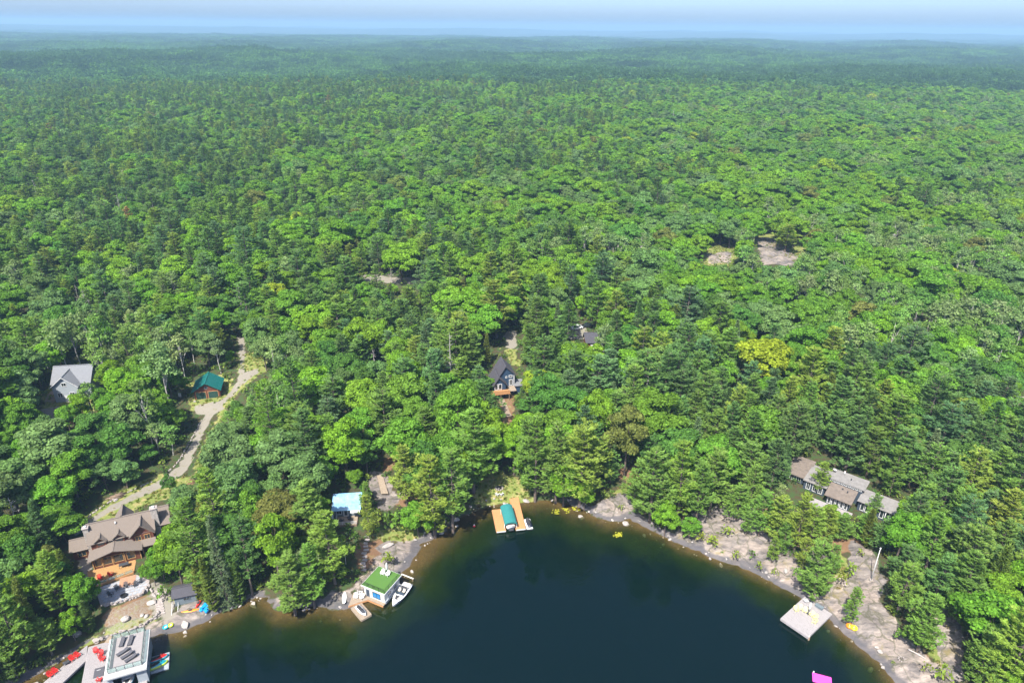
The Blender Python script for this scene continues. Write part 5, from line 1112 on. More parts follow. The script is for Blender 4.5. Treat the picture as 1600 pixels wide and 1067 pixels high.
def lounger(x, y, z, rot, label, group, first=[None]):
    if first[0] is None:
        r = thing('sun_lounger', (0, 0, 0)); f = MB(); f.box(-0.33, 0.33, -1.0, 1.0, 0.22, 0.27); f.build('frame', mm('charcoal plastic'), r)
        for sx in (-0.28, 0.28):
            for sy in (-0.85, 0.85): MB().box(sx-0.03, sx+0.03, sy-0.03, sy+0.03, 0, 0.22).build('leg', mm('charcoal plastic'), r)
        c = MB(); c.slab([(-0.32, -1.0, 0.36), (0.32, -1.0, 0.36), (0.32, 0.3, 0.36), (-0.32, 0.3, 0.36)], 0.085); c.build('mattress', mm('charcoal fabric'), r)
        c = MB(); c.slab([(-0.32, 0.31, 0.37), (0.32, 0.31, 0.37), (0.32, 0.98, 0.62), (-0.32, 0.98, 0.62)], 0.085); c.build('headrest', mm('charcoal fabric'), r); first[0] = r; o = r
    else: o = copy_tree(first[0])
    o.location = (x, y, z); o.rotation_euler = (0, 0, rot); tag(o, label, 'lounger', group)
def umbrella(x, y, z, label, h=2.6):
    u = thing('umbrella', (x, y, z), 0.3, label, 'umbrella'); MB().tube([(0, 0, 0.1), (0, 0, h)], 0.035, 8).build('pole', mm('white paint'), u); MB().box(-0.3, 0.3, -0.3, 0.3, 0, 0.1).build('base', mm('charcoal plastic'), u, 0.02)
    c = MB(); ring = lambda r_, zz: [(math.cos(a)*r_*(1+0.25*(k % 2)), math.sin(a)*r_*(1+0.25*(k % 2)), zz) for k, a in enumerate(np.arange(16)*math.pi/8)]
    c.loft([ring(0.05, h+0.05), ring(0.13, h-0.25), ring(0.20, h-0.9), ring(0.15, h-1.15), ring(0.22, h-1.65)]); c.build('canopy', mm('white canvas'), u); return u

# patio chairs
for k, (x, y) in enumerate([(3.7, -8.9), (4.7, -7.7), (6.2, -7.6), (7.7, -7.9), (8.7, -7.3)]):
    q = lw((x, y)); chair(q[0], q[1], pz+0.07, LOG_A+math.atan2(-10.0-y, 6.0-x)+R(90), 'charcoal plastic', '%s charcoal chair in the arc of five on the flagstone patio' % ['leftmost', 'second from left', 'middle', 'second from right', 'rightmost'][k], 'charcoal chairs round the patio fire pit')
for k, (x, y) in enumerate([(1.4, -3.6), (3.4, -3.3)]):
    q = lw((x, y)); chair(q[0], q[1], zL+0.05, LOG_A+R(20+60*k), 'red plastic', 'red chair on the log house deck, %s of the two' % ['left', 'right'][k], 'red chairs on the log house deck')
tb = thing('patio_table', (*lw((5.6, -1.5)), zL+0.05), LOG_A, 'dark rectangular table against the windows on the log house deck', 'table'); MB().box(-0.9, 0.9, -0.45, 0.45, 0.7, 0.76).build('tabletop', mm('charcoal plastic'), tb, 0.01)
for sx in (-0.8, 0.8):
    for sy in (-0.38, 0.38): MB().box(sx-0.03, sx+0.03, sy-0.03, sy+0.03, 0, 0.7).build('leg', mm('charcoal plastic'), tb)

# ------------------------------------------------------------------ boats and water toys
def hull_rings(L_, W_, dep, free, n=9, bow=2.2, stern=0.92, deck_in=0.0):
    out = []
    for i in range(n):
        t = i/(n-1); w = W_/2*(stern+(1-stern)*min(1, t*2.5))*(1-max(0, (t-0.45)/0.55)**bow); w = max(w, 0.03); kz = -dep*(1-max(0, (t-0.6)/0.4)**2); sz = free*(1+0.28*t*t); x = (t-0.5)*L_
        out.append([(x, 0, kz), (x, w*0.75, kz*0.35), (x, w, sz*0.6), (x, w*0.97, sz), (x, -w*0.97, sz), (x, -w, sz*0.6), (x, -w*0.75, kz*0.35)])
    return out
def motorboat(loc, rot, label, trim='navy gelcoat', L_=6.2, W_=2.35):
    b = thing('motorboat', loc, rot, label, 'boat'); h = MB(); h.loft(hull_rings(L_, W_, 0.25, 0.75)); h.build('hull', mm('white gelcoat'), b)
    s = MB(); s.loft([[(x, y*1.012, z*1.0+0.0) for x, y, z in [(q[2][0], q[2][1], q[2][2]-0.1), (q[2][0], q[2][1]*1.01, q[2][2]+0.14), (q[2][0], q[2][1]-0.03, q[2][2]+0.14), (q[2][0], q[2][1]-0.03, q[2][2]-0.1)]] for q in hull_rings(L_, W_, 0.25, 0.75)[:8]])
    s.build('stripe', mm(trim), b)
    MB().prism([(-2.0, -0.85), (0.35, -0.9), (0.35, 0.9), (-2.0, 0.85)], 0.74, 0.815).build('cockpit', mm('charcoal plastic'), b)
    MB().prism([(0.75, -0.75), (1.9, -0.42), (1.9, 0.42), (0.75, 0.75)], 0.80, 0.885).build('bow_well', mm('charcoal plastic'), b)
    MB().box(-2.95, -2.05, -0.85, 0.85, 0.75, 1.02).build('sun_pad', mm('cream vinyl'), b, 0.06)
    for y in (-0.5, 0.5):
        s = MB(); s.box(-0.75, -0.25, y-0.26, y+0.26, 0.82, 1.1); s.box(-0.85, -0.752, y-0.26, y+0.26, 0.82, 1.45); s.build('seat', mm('cream vinyl'), b)
    s = MB(); s.box(0.95, 1.7, 0.36, 0.6, 0.89, 1.05, R(-18)); s.box(0.95, 1.7, -0.6, -0.36, 0.89, 1.05, R(18)); s.build('bow_seat', mm('cream vinyl'), b)
    wsd = MB(); wsd.slab([(0.42, -0.95, 0.83), (0.42, 0.95, 0.83), (0.1, 0.88, 1.32), (0.1, -0.88, 1.32)], 0.03); wsd.slab([(0.4, 0.97, 0.83), (-0.6, 1.0, 0.83), (-0.5, 0.93, 1.2), (0.1, 0.89, 1.32)], 0.03); wsd.slab([(0.4, -0.97, 0.83), (-0.6, -1.0, 0.83), (-0.5, -0.93, 1.2), (0.1, -0.89, 1.32)], 0.03); wsd.build('windscreen', mm('window glass'), b)
    t = MB(); t.tube([(-1.0, -1.0, 0.8), (-1.15, -0.98, 1.9), (-1.15, 0.98, 1.9), (-1.0, 1.0, 0.8)], 0.04, 6); t.build('tower', mm('white paint'), b)
    MB().tube([(-0.05, 0.5, 1.05), (0.02, 0.5, 1.1)], 0.17, 10).build('steering_wheel', mm('black rubber'), b)
    m_ = MB(); m_.box(-3.65, -3.1, -0.55, 0.55, 0.12, 0.2); m_.build('swim_platform', mm('charcoal plastic'), b); return b
def jetski(loc, rot, label, a, b2, group=None):
    j = thing('jet_ski', loc, rot, label, 'jet ski', group); L_ = 3.1
    h = MB(); h.loft(hull_rings(L_, 1.15, 0.2, 0.38, bow=2.6)); h.build('hull', mm(a), j)
    d = MB(); d.loft([[(x, -w, 0.38), (x, w, 0.38), (x, w*0.6, z), (x, -w*0.6, z)] for x, w, z in ((-1.3, 0.30, 0.5), (-0.2, 0.34, 0.62), (0.35, 0.40, 0.86), (0.8, 0.36, 0.72), (1.3, 0.14, 0.5))], smooth=False); d.build('cowling', mm(b2), j)
    s = MB(); s.loft([[(x, -w, 0.5), (x, w, 0.5), (x, w*0.8, z), (x, -w*0.8, z)] for x, w, z in ((-1.25, 0.2, 0.72), (-0.6, 0.22, 0.82), (-0.1, 0.2, 0.76), (0.3, 0.17, 0.84))], smooth=False); s.build('seat', mm('black rubber'), j)
    t = MB(); t.tube([(0.4, -0.36, 1.0), (0.5, 0, 1.02), (0.4, 0.36, 1.0)], 0.035, 6); t.tube([(0.55, 0, 0.75), (0.5, 0, 1.02)], 0.05, 6); t.build('handlebar', mm('black rubber'), j); return j
def kayak(loc, rot, mat, label, L_=3.2, W_=0.72, tilt=0):
    k = thing('kayak', loc, rot, label, 'kayak'); r = []
    for i in range(11):
        t = i/10; w = W_/2*max(0.04, math.sin(math.pi*t)**0.7); x = (t-0.5)*L_; up = 0.10*(2*t-1)**4
        r.append([(x, w*math.cos(a), 0.17+up+math.sin(a)*0.17*max(0.15, math.sin(math.pi*t)**0.5)) for a in np.arange(8)*math.pi/4])
    MB().loft(r).build('hull', mm(mat), k); MB().prism([(0.45*math.cos(a), 0.2*math.sin(a)) for a in np.arange(10)*math.pi/5], 0.30, 0.352).build('cockpit', mm('black rubber'), k); k.rotation_euler = (tilt, 0, rot); return k
def px(u, v, z): q = at(u, v, z); return (float(q[0]), float(q[1]), z)
def rock_top(u, v, dz=0.0): p = G(u, v); return (float(p[0]), float(p[1]), float(p[2])+dz)

# ------------------------------------------------------------------ left boathouse with roof terrace, wide grey dock, gangway
BH_A = R(22.3); bo = at(161, 1062, 4.2)
h = thing('boathouse', (*bo, 0), BH_A, 'grey boathouse with a white edged roof terrace and glass railing at the lower left', 'boathouse')
MB().box(0, 6.6, 0, 9.1, 3.75, 4.12).build('roof', mm('pale trim'), h, 0.02)
decking(h, (0.6, 1.0), (0.6, 8.9), (5.9, 8.9), (5.9, 1.0), 4.2, 'grey board', 0.15)
w = MB(); w.box(0.25, 0.45, 0.6, 8.8, 0.3, 3.745); w.box(6.1, 6.3, 0.6, 8.8, 0.3, 3.745); w.box(0.45, 6.1, 8.6, 8.8, 0.3, 3.745); w.box(0.45, 1.1, 0.6, 0.8, 0.3, 3.745); w.box(4.7, 6.1, 0.6, 0.8, 0.3, 3.745); w.box(1.1, 4.7, 0.6, 0.8, 3.0, 3.745); w.build('wall', mm('grey siding'), h)
for yy in (2.6, 5.0): window(h, 6.3, yy, 1.3, 1.1, 1.2, R(90), fw=0.1)
railing(h, [(0.65, 1.05), (5.85, 1.05), (5.85, 8.85), (0.65, 8.85), (0.65, 1.05)], 4.2, 1.0, 'charcoal plastic', 1.25, glass='rail glass')
posts(h, [(0.35, 0.3), (0.35, 4.5), (6.2, 0.3), (6.2, 4.5), (6.2, 8.5)], -2.5, 0.3, 0.14, 'log end wood')
MB().box(0.46, 6.09, 5.8, 8.59, 0.3, 0.75).build('floor', mm('tan board'), h); decking(h, (4.7, -0.6), (5.95, -0.6), (5.95, 2.7), (4.7, 2.7), 0.78, 'grey board', 0.16)
fringe(h, [(4.7, -0.6), (5.95, -0.6), (5.95, 2.7), (4.7, 2.7)], 0.45, 0.76, 'grey board')
def bw_(p): return to_world(bo, BH_A, p)
motorboat((*bw_((2.9, 2.6)), 0.15), BH_A-R(90), 'white motorboat with a turquoise stripe moored inside the left boathouse', 'turquoise gelcoat', 5.4, 2.1)
for k, (x, y, a) in enumerate([(2.25, 7.3, 0), (3.6, 7.1, 0)]):
    q = bw_((x, y)); lounger(q[0], q[1], 4.21, BH_A-R(10), '%s charcoal lounger of the pair at the back of the roof terrace' % ['left', 'right'][k], 'loungers on the boathouse roof')
for k, (x, y) in enumerate([(2.55, 4.9), (3.3, 3.9), (4.0, 2.95)]):
    q = bw_((x, y)); lounger(q[0], q[1], 4.21, BH_A-R(62), '%s charcoal lounger of the slanting row of three on the roof terrace' % ['upper', 'middle', 'lower'][k], 'loungers on the boathouse roof')
d = thing('wide_dock', (*bo, 0), BH_A, 'wide grey plank dock along the left side of the left boathouse', 'dock')
decking(d, (-4.4, -6), (-4.4, 12.2), (-0.02, 12.2), (-0.02, -6), 0.82, 'grey board', 0.15); fringe(d, [(-4.4, -6), (-0.02, -6), (-0.02, 12.2), (-4.4, 12.2)], 0.4, 0.8, 'grey board'); posts(d, [(-4.2, y) for y in (-5, -1, 3, 7, 11)], -2.5, 0.7, 0.13, 'log end wood')
decking(d, (-1.9, 12.22), (3.5, 9.9), (4.9, 11.2), (-1.2, 13.6), 0.86, 'tan board', 0.2)
for k, (x, y, a) in enumerate([(-2.9, 10.2, 20), (-2.1, 9.2, -20), (-1.6, 8.0, 60)]):
    q = bw_((x, y)); chair(q[0], q[1], 0.83, BH_A+R(a), 'red plastic', '%s red chair of three on the wide grey dock by the boathouse' % ['upper', 'middle', 'lower'][k], 'red chairs on the wide grey dock')
q = bw_((-1.6, 3.4)); chair(q[0], q[1], 0.83, BH_A+R(160), 'red plastic', 'single red chair near the outer end of the wide grey dock, beyond the dark mat', 'red chairs on the wide grey dock')
q = bw_((-1.95, 5.4)); t = thing('dock_mat', (*q, 0.83), BH_A, 'square charcoal mat lying on the wide grey dock', 'mat'); MB().box(-0.8, 0.8, -1.05, 1.05, 0, 0.07).build('pad', mm('charcoal fabric'), t, 0.02); MB().box(-0.4, 0.2, 0.45, 0.52, 0.072, 0.10).build('strap', mm('white paint'), t)
gq = [px(78, 1058, 0.8), px(136, 1008, 0.8), px(134, 1031, 0.8), px(92, 1072, 0.8)]; gq = [(p[0], p[1]) for p in gq]; gq[0] = px(52, 1080, 0.8)[:2]; gq[3] = px(70, 1092, 0.8)[:2]
d = thing('gangway', (*gq[1], 0), 0, 'narrow grey plank gangway along the shore with red chairs', 'dock'); lq = [(p[0]-gq[1][0], p[1]-gq[1][1]) for p in gq]
decking(d, lq[0], lq[3], lq[2], lq[1], 0.8, 'grey board', 0.15); fringe(d, [lq[3], lq[2], lq[1], lq[0]], 0.4, 0.78, 'grey board')
for k, (u, v, a) in enumerate([(114, 1031, -30), (122, 1026, -30), (80, 1056, -25), (87, 1051, -35)]):
    q = px(u, v, 0.8); chair(q[0], q[1], 0.81, R(a+100), 'red plastic', ['lower red chair of the pair on the gangway beside the wide dock', 'upper red chair of the pair on the gangway beside the wide dock', 'lower red chair of the pair at the outer end of the gangway', 'upper red chair of the pair at the outer end of the gangway'][k], 'red chairs on the gangway')
q = px(104, 1037, 0.8); t = thing('side_table', (q[0], q[1], 0.81), R(40), 'grey side table between the two pairs of red chairs', 'table'); MB().box(-0.5, 0.5, -0.35, 0.35, 0.42, 0.47).build('tabletop', mm('charcoal plastic'), t)
for sx in (-0.42, 0.42):
    for sy in (-0.28, 0.28): MB().box(sx-0.03, sx+0.03, sy-0.03, sy+0.03, 0, 0.42).build('leg', mm('charcoal plastic'), t)
d = thing('jet_ski_dock', (*bo, 0), BH_A, 'small pale floating dock holding two bright jet skis beside the left boathouse', 'dock')
for y0 in (2.35, 3.62, 4.89): MB().box(6.35, 9.3, y0, y0+1.22, 0.0, 0.38).build('float', mm('grey siding'), d, 0.05)
q = bw_((7.7, 4.9)); jetski((*q, 0.45), BH_A+R(8), 'turquoise jet ski with a red seat cowling, upper one on the floating dock', 'turquoise gelcoat', 'red plastic'); q = bw_((7.7, 3.4)); jetski((*q, 0.45), BH_A+R(12), 'lime yellow jet ski with turquoise cowling, lower one on the floating dock', 'lime gelcoat', 'turquoise gelcoat')

# small beach: kayaks, pedal boat, rings
p = rock_top(298, 955, 0.05); kayak((p[0], p[1], max(p[2], 0.75)), SHED_A-R(2), 'orange plastic', 'orange kayak lying along the front of the slate shed', 3.4, 0.75)
p = rock_top(311, 944, 0.2); kayak((p[0], p[1], p[2]), SHED_A+R(70), 'red plastic', 'red kayak leaning upright against the right side of the slate shed', 2.6, 0.6)
p = rock_top(323, 950, 0.1); pb = thing('pedal_boat', p, R(80), 'bright blue pedal boat on the small beach right of the orange kayak', 'pedal boat')
for y in (-0.55, 0.55): MB().loft([[(x, y-w, 0), (x, y+w, 0), (x, y+w, z), (x, y-w, z)] for x, w, z in ((-1.2, 0.2, 0.35), (-0.8, 0.34, 0.42), (0.8, 0.34, 0.42), (1.25, 0.12, 0.38))], smooth=False).build('float', mm('bright blue plastic'), pb)
MB().box(-0.9, 0.8, -0.205, 0.205, 0.1, 0.3).build('footwell', mm('bright blue plastic'), pb)
for y in (-0.5, 0.5): s = MB(); s.box(-0.75, -0.2, y-0.28, y+0.28, 0.43, 0.52); s.box(-0.9, -0.752, y-0.28, y+0.28, 0.43, 0.85); s.build('seat', mm('bright blue plastic'), pb)
def ring_float(u, v, r1, r2, mat, label, rot=0):
    p = rock_top(u, v, r2); o = thing('swim_ring', p, rot, label, 'swim ring'); t = MB(); rg = [[((r1+r2*math.cos(b))*math.cos(a), (r1+r2*math.cos(b))*math.sin(a), r2*math.sin(b)) for b in np.arange(8)*math.pi/4] for a in np.arange(17)*math.pi/8]
    t.loft(rg, cap=False); t.build('ring', mm(mat), o); MB().prism([(r1*0.8*math.cos(a), r1*0.8*math.sin(a)) for a in np.arange(12)*math.pi/6], -r2*0.5, -r2*0.2).build('floor', mm('white plastic'), o); return o
ring_float(259, 980, 0.42, 0.17, 'turquoise gelcoat', 'turquoise swim ring on the rock below the stone steps'); ring_float(267, 977, 0.36, 0.17, 'lime gelcoat', 'lime green swim ring on the rock below the stone steps')
ring_float(1327, 979, 0.42, 0.26, 'orange plastic', 'orange inflatable ring lying on the granite right of the square dock'); ring_float(1334, 982, 0.42, 0.26, 'sun yellow plastic', 'yellow inflatable ring lying against the orange inflatable ring')

# ------------------------------------------------------------------ turf roofed boathouse
gz0 = 0.0
h = thing('turf_boathouse', (*GBH_O, 0), GBH_A, 'white boathouse with a flat green turf roof and black railing', 'boathouse')
w = MB(); w.box(0.1, 5.0, 0, 5.2, 0.35, 3.1); w.build('wall', mm('cream siding'), h)
MB().box(-0.35, 5.45, -0.4, 5.6, 3.105, 3.36).build('fascia', mm('white paint'), h); MB().box(-0.25, 5.35, -0.3, 5.5, 3.362, 3.42).build('roof', mm('green turf'), h)
railing(h, [(-0.2, 5.4), (-0.2, -0.25), (5.3, -0.25), (5.3, 5.4)], 3.42, 0.95, 'black metal', 1.3, r=0.022)
window(h, 3.1, 0, 1.0, 1.9, 1.4, 0, 'black metal', 'blue reflection window', fw=0.08); door(h, 1.0, 0, 0.5, 0.85, 2.0, 0, 'dark blue siding'); 
for yy in (1.6, 3.6): window(h, 5.0, yy, 1.2, 1.2, 1.1, R(90))
MB().box(5.005, 5.25, 0, 5.2, 0.35, 0.9).build('skirt', mm('grey siding'), h)
decking(h, (1.3, -0.75), (5.2, -0.75), (5.2, -0.02), (1.3, -0.02), 0.62, 'tan board', 0.15); decking(h, (-1.0, -3.9), (1.5, -0.78), (1.2, 0.4), (-2.7, 0.5), 0.66, 'tan board', 0.17)
fringe(h, [(-1.0, -3.9), (1.5, -0.8), (5.2, -0.8)], 0.25, 0.6, 'new cedar board', closed=False); posts(h, [(0.3, 0.2), (2.6, 0.2), (4.8, 0.2), (4.8, 2.6), (4.8, 5.0), (-0.8, -3.5)], -3.0, 0.35, 0.14, 'log end wood')
def gw(p): return to_world(GBH_O, GBH_A, p)
q = gw((1.9, 3.9)); chair(q[0], q[1], 3.43, GBH_A+R(10), 'white plastic', 'left white chair of the pair on the turf roof', 'white chairs on the turf roof'); q = gw((3.0, 4.0)); chair(q[0], q[1], 3.43, GBH_A-R(10), 'white plastic', 'right white chair of the pair on the turf roof', 'white chairs on the turf roof')
q = gw((2.45, 4.7)); umbrella(q[0], q[1], 3.43, 'closed white umbrella behind the white chairs on the turf roof')
for k, (x, y, a) in enumerate([(-0.9, -1.6, 30), (0.2, -1.2, -20), (-0.6, -0.4, 120)]):
    q = gw((x, y)); chair(q[0], q[1], 0.67, GBH_A+R(a), 'white plastic', '%s white chair on the low deck left of the turf roofed boathouse' % ['front', 'right hand', 'rear'][k], 'white chairs on the low deck')
d = thing('floating_dock', (*gw((1.95, -3.65)), 0), GBH_A-R(23), 'small floating wooden dock with a jet ski on it, off the low deck', 'dock'); decking(d, (-2.0, -1.1), (-2.0, 1.1), (2.0, 1.1), (2.0, -1.1), 0.42, 'tan board', 0.16); fringe(d, [(-2.0, -1.1), (2.0, -1.1), (2.0, 1.1), (-2.0, 1.1)], 0.0, 0.44, 'tan board')
q = gw((2.1, -3.75)); jetski((*q, 0.5), GBH_A-R(20), 'white and charcoal jet ski on the small floating dock', 'white gelcoat', 'charcoal plastic')
q = gw((6.5, 3.3)); motorboat((*q, 0.1), GBH_A-R(90)+R(4), 'white motorboat with cream seats moored beside the turf roofed boathouse')
d = thing('mooring_arm', (*gw((3.6, 7.4)), 0), GBH_A, 'pale timber mooring arm behind the stern of the white motorboat', 'mooring arm'); MB().box(-0.1, 0.1, -1.6, 0.5, 0.62, 0.76).build('beam', mm('tan board'), d); MB().box(-0.1, 2.9, 0.502, 0.72, 0.62, 0.76).build('arm', mm('cream siding'), d); MB().tube([(2.7, 0.6, -3), (2.7, 0.6, 0.6)], 0.08, 6).build('post', mm('log end wood'), d)
p = rock_top(538, 934, 0.06); sb = thing('paddle_board', p, R(100), 'white paddle board with dark grip pads lying on the rock by the low deck', 'paddle board'); MB().loft([[(x, -w, 0), (x, w, 0), (x, w, 0.1), (x, -w, 0.1)] for x, w in ((-1.5, 0.12), (-1.2, 0.34), (0, 0.42), (1.0, 0.32), (1.6, 0.05))], smooth=False).build('board', mm('white plastic'), sb)
for y in (-0.12, 0.12): MB().box(-0.5, 0.2, y-0.06, y+0.06, 0.102, 0.115).build('grip_pad', mm('charcoal plastic'), sb)

# cabin deck things
def cw(p): return to_world(CAB_O, CAB_A, p)
zc = PADS[5][3]+0.41
q = cw((3.9, -2.2)); bq = thing('barbecue', (*q, zc), CAB_A, 'black round barbecue on the cabin deck', 'barbecue'); MB().loft([[(r_*math.cos(a), r_*math.sin(a), zz) for a in np.arange(12)*math.pi/6] for r_, zz in ((0.12, 0.55), (0.4, 0.72), (0.45, 0.9), (0.38, 1.1), (0.12, 1.22))]).build('kettle', mm('black metal'), bq)
for a in (0.5, 2.6, 4.7): MB().tube([(0.15*math.cos(a), 0.15*math.sin(a), 0.62), (0.4*math.cos(a), 0.4*math.sin(a), 0)], 0.025, 5).build('leg', mm('black metal'), bq)
q = cw((2.2, -2.3)); chair(q[0], q[1], zc, CAB_A+R(150), 'charcoal plastic', 'charcoal chair on the cabin deck beside the black barbecue', None); q = cw((1.2, -2.0)); umbrella(q[0]-0.9, q[1]-0.2, PADS[5][3]-0.1, 'closed pale umbrella at the left end of the cabin deck', 3.0)

# ------------------------------------------------------------------ plank dock with teal boat cover in the middle of the bay
CD_O, CD_A = at(776, 830, 0.6), R(10.3)
def cdw(p): return to_world(CD_O, CD_A, p)
d = thing('plank_dock', (*CD_O, 0), CD_A, 'new cedar plank dock in U shape round a teal covered boat lift', 'dock')
RT = dict(bw=0.30)
for a, b, c, e in (((0, 0), (2.1, 0), (2.1, 7.7), (0.1, 7.7)), ((4.5, 0), (6.7, 0), (7.1, 11.6), (5.0, 11.6))):
    n = int((c[1]-b[1])/0.29)
    for k in range(n):
        t0, t1 = (k+0.04)/n, (k+0.96)/n; MB().prism([lerp(a, e, t0), lerp(b, c, t0), lerp(b, c, t1), lerp(a, e, t1)], 0.55, 0.6+random.uniform(-0.008, 0.008)).build('plank', mm('new cedar board'), d)
    fringe(d, [a, b, c, e], 0.2, 0.57, 'new cedar board')
    fringe(d, [(a[0], a[1]-0.13), (b[0], b[1]-0.13)], 0.35, 0.62, 'white paint', name='bumper', closed=False)
posts(d, [(0.2, 0.3), (0.2, 4), (6.5, 0.3), (6.6, 4), (2.0, 0.3), (4.6, 0.3)], -2.5, 0.55, 0.08, 'black metal')
lf = thing('boat_lift', (*cdw((3.3, 3.2)), 0), CD_A, 'teal canvas boat lift canopy arched over the slip of the plank dock', 'boat lift')
arc = [(1.45*math.cos(a), 2.15+0.75*math.sin(a)) for a in np.linspace(math.pi, 0, 9)]
MB().loft([[(x, y, z) for x, z in arc]+[(x*0.97, y, z-0.05) for x, z in arc[::-1]] for y in (-3.3, -1.1, 1.1, 3.3)], smooth=False).build('canopy', mm('canvas teal'), lf)
for y in (3.3, -3.3): q = MB(); q.add([(x, y, z-0.03) for x, z in arc], [list(range(9))] if y > 0 else []) if y > 0 else q.add([(x, y, z-0.02) for x, z in arc]+[(x*0.8, y, 2.15+(z-2.15)*0.6) for x, z in arc], [[i, i+1, 9+i+1, 9+i] for i in range(8)]); q.build('valance', mm('canvas teal'), lf)
for y in (-3.0, -1.0, 1.0, 3.0): MB().tube([(x*0.985, y, z-0.07) for x, z in arc], 0.03, 5).build('hoop', mm('white paint'), lf)
for x in (-1.4, 1.4):
    MB().box(x-0.03, x+0.03, -3.3, 3.3, 2.06, 2.12).build('rail', mm('white paint'), lf)
    for y in (-2.6, 2.6): MB().tube([(x, y, -2.5), (x, y, 2.08)], 0.05, 6).build('post', mm('white paint'), lf)
motorboat((*cdw((3.3, 3.0)), 0.75), CD_A+R(90), 'dark striped motorboat raised under the teal canopy, only its stern showing', 'navy gelcoat', 5.6, 2.2)
p_ = thing('jet_ski_lift', (*cdw((7.75, 1.8)), 0), CD_A, 'white plastic float carrying a dark jet ski at the end of the plank dock', 'float'); q = MB(); q.prism([(-0.72, -1.8), (0.72, -1.8), (0.75, 1.7), (-0.75, 1.7)], 0.0, 0.32); q.build('float', mm('white plastic'), p_, 0.06); MB().box(-0.74, 0.74, -1.92, -1.81, 0.02, 0.28).build('roller', mm('charcoal plastic'), p_)
jetski((*cdw((7.78, 1.9)), 0.42), CD_A+R(93), 'dark grey jet ski on the white float beside the plank dock', 'navy gelcoat', 'charcoal plastic')
p = G(780, 763); fp = thing('stone_fire_ring', tuple(p), 0, 'stone fire ring with a black lid on the grass behind the plank dock', 'fire pit')
for k in range(11): a = k*2*math.pi/11; o = link('stone', STONES[k % 5], fp, (0.85*math.cos(a), 0.85*math.sin(a), 0.18), (0, 0, a)); o.scale = (0.5, 0.42, 0.42)
MB().loft([[(r_*math.cos(a), r_*math.sin(a), zz) for a in np.arange(12)*math.pi/6] for r_, zz in ((0.62, 0.2), (0.6, 0.42), (0.1, 0.52))]).build('lid', mm('black metal'), fp)
for k, (u, v) in enumerate([(777, 774), (784, 774)]): p = G(u, v); chair(p[0], p[1], p[2], R(150+60*k), 'white plastic', '%s white chair of the pair on the grass by the stone fire ring' % ['left', 'right'][k], 'white chairs by the fire ring')
p = px(741, 822, 0); bu = thing('buoy', (p[0], p[1], 0), 0, 'small red and white buoy floating left of the plank dock', 'buoy'); ringz = lambda r_, zz: [(r_*math.cos(a), r_*math.sin(a), zz) for a in np.arange(10)*math.pi/5]
MB().loft([ringz(0.1, -0.25), ringz(0.28, -0.05), ringz(0.3, 0.15), ringz(0.2, 0.34)]).build('float', mm('red plastic'), bu); MB().loft([ringz(0.19, 0.342), ringz(0.12, 0.5), ringz(0.04, 0.55)]).build('cap', mm('white plastic'), bu)
lg = np.random.default_rng(31)
def pads_(name, spots, n, spread, label):
    mb = MB()
    for u, v in spots:
        c = px(u, v, 0)
        for k in range(n):
            x, y = c[0]+lg.normal(0, spread), c[1]+lg.normal(0, spread*0.8); r_ = lg.uniform(0.10, 0.24); a0 = lg.uniform(0, 6.28)
            mb.prism([(x, y)]+[(x+r_*math.cos(a0+a), y+r_*math.sin(a0+a)) for a in np.linspace(0.2, 6.08, 8)], 0.006+0.004*(k % 5), 0.014+0.004*(k % 5))
    tag(mb.build(name, mm('lily leaf')), label, 'water lilies', None, 'stuff')
pads_('lily_pads', [(870, 797), (882, 795), (896, 792), (888, 799), (902, 797), (868, 801)], 13, 0.45, 'scattered yellow lily pads right of the plank dock'); pads_('lily_pads', [(964, 836), (967, 835)], 34, 0.32, 'tight yellow green clump of lily pads alone in open water')

# ------------------------------------------------------------------ square grey dock on the right
RD_O, RD_A = at(1220, 966, 0.8), R(-50.5)
def rdw(p): return to_world(RD_O, RD_A, p)
d = thing('square_dock', (*RD_O, 0), RD_A, 'square weathered grey dock with pale yellow chairs on the right shore', 'dock')
decking(d, (0, 0), (5.7, 0), (5.7, 8.9), (0, 8.9), 0.82, 'grey board', 0.15); fringe(d, [(0, 0), (5.7, 0), (5.7, 8.9), (0, 8.9)], 0.35, 0.8, 'grey board'); posts(d, [(0.3, 0.3), (5.4, 0.3), (0.3, 4.5), (5.4, 4.5), (5.85, 0.2)], -3, 0.7, 0.14, 'log end wood')
MB().box(5.72, 5.86, 0.1, 0.4, -0.4, 1.0).build('ladder', mm('cream siding'), d)
ys_ = ['first', 'second', 'third', 'fourth', 'fifth', 'sixth']
for k, (x, y, a) in enumerate([(0.9, 4.0, 60), (1.25, 5.0, 35), (2.1, 5.1, 10), (3.4, 5.2, -10), (4.1, 5.1, -35), (4.6, 4.0, -70)]):
    q = rdw((x, y)); chair(q[0], q[1], 0.83, RD_A+R(a), 'yellow plastic', '%s pale yellow chair from the left on the square grey dock' % ys_[k], 'yellow chairs on the square dock')
q = rdw((2.75, 5.3)); umbrella(q[0], q[1], 0.83, 'closed white umbrella among the yellow chairs on the square grey dock', 2.9)
q = rdw((3.3, 8.4)); bx = thing('storage_bench', (*q, 0.83), RD_A, 'grey storage bench at the shore edge of the square grey dock', 'bench'); MB().box(-0.75, 0.75, -0.32, 0.32, 0, 0.5).build('box', mm('slate siding'), bx, 0.02); MB().box(-0.8, 0.8, -0.36, 0.36, 0.503, 0.57).build('lid', mm('slate siding'), bx, 0.02)
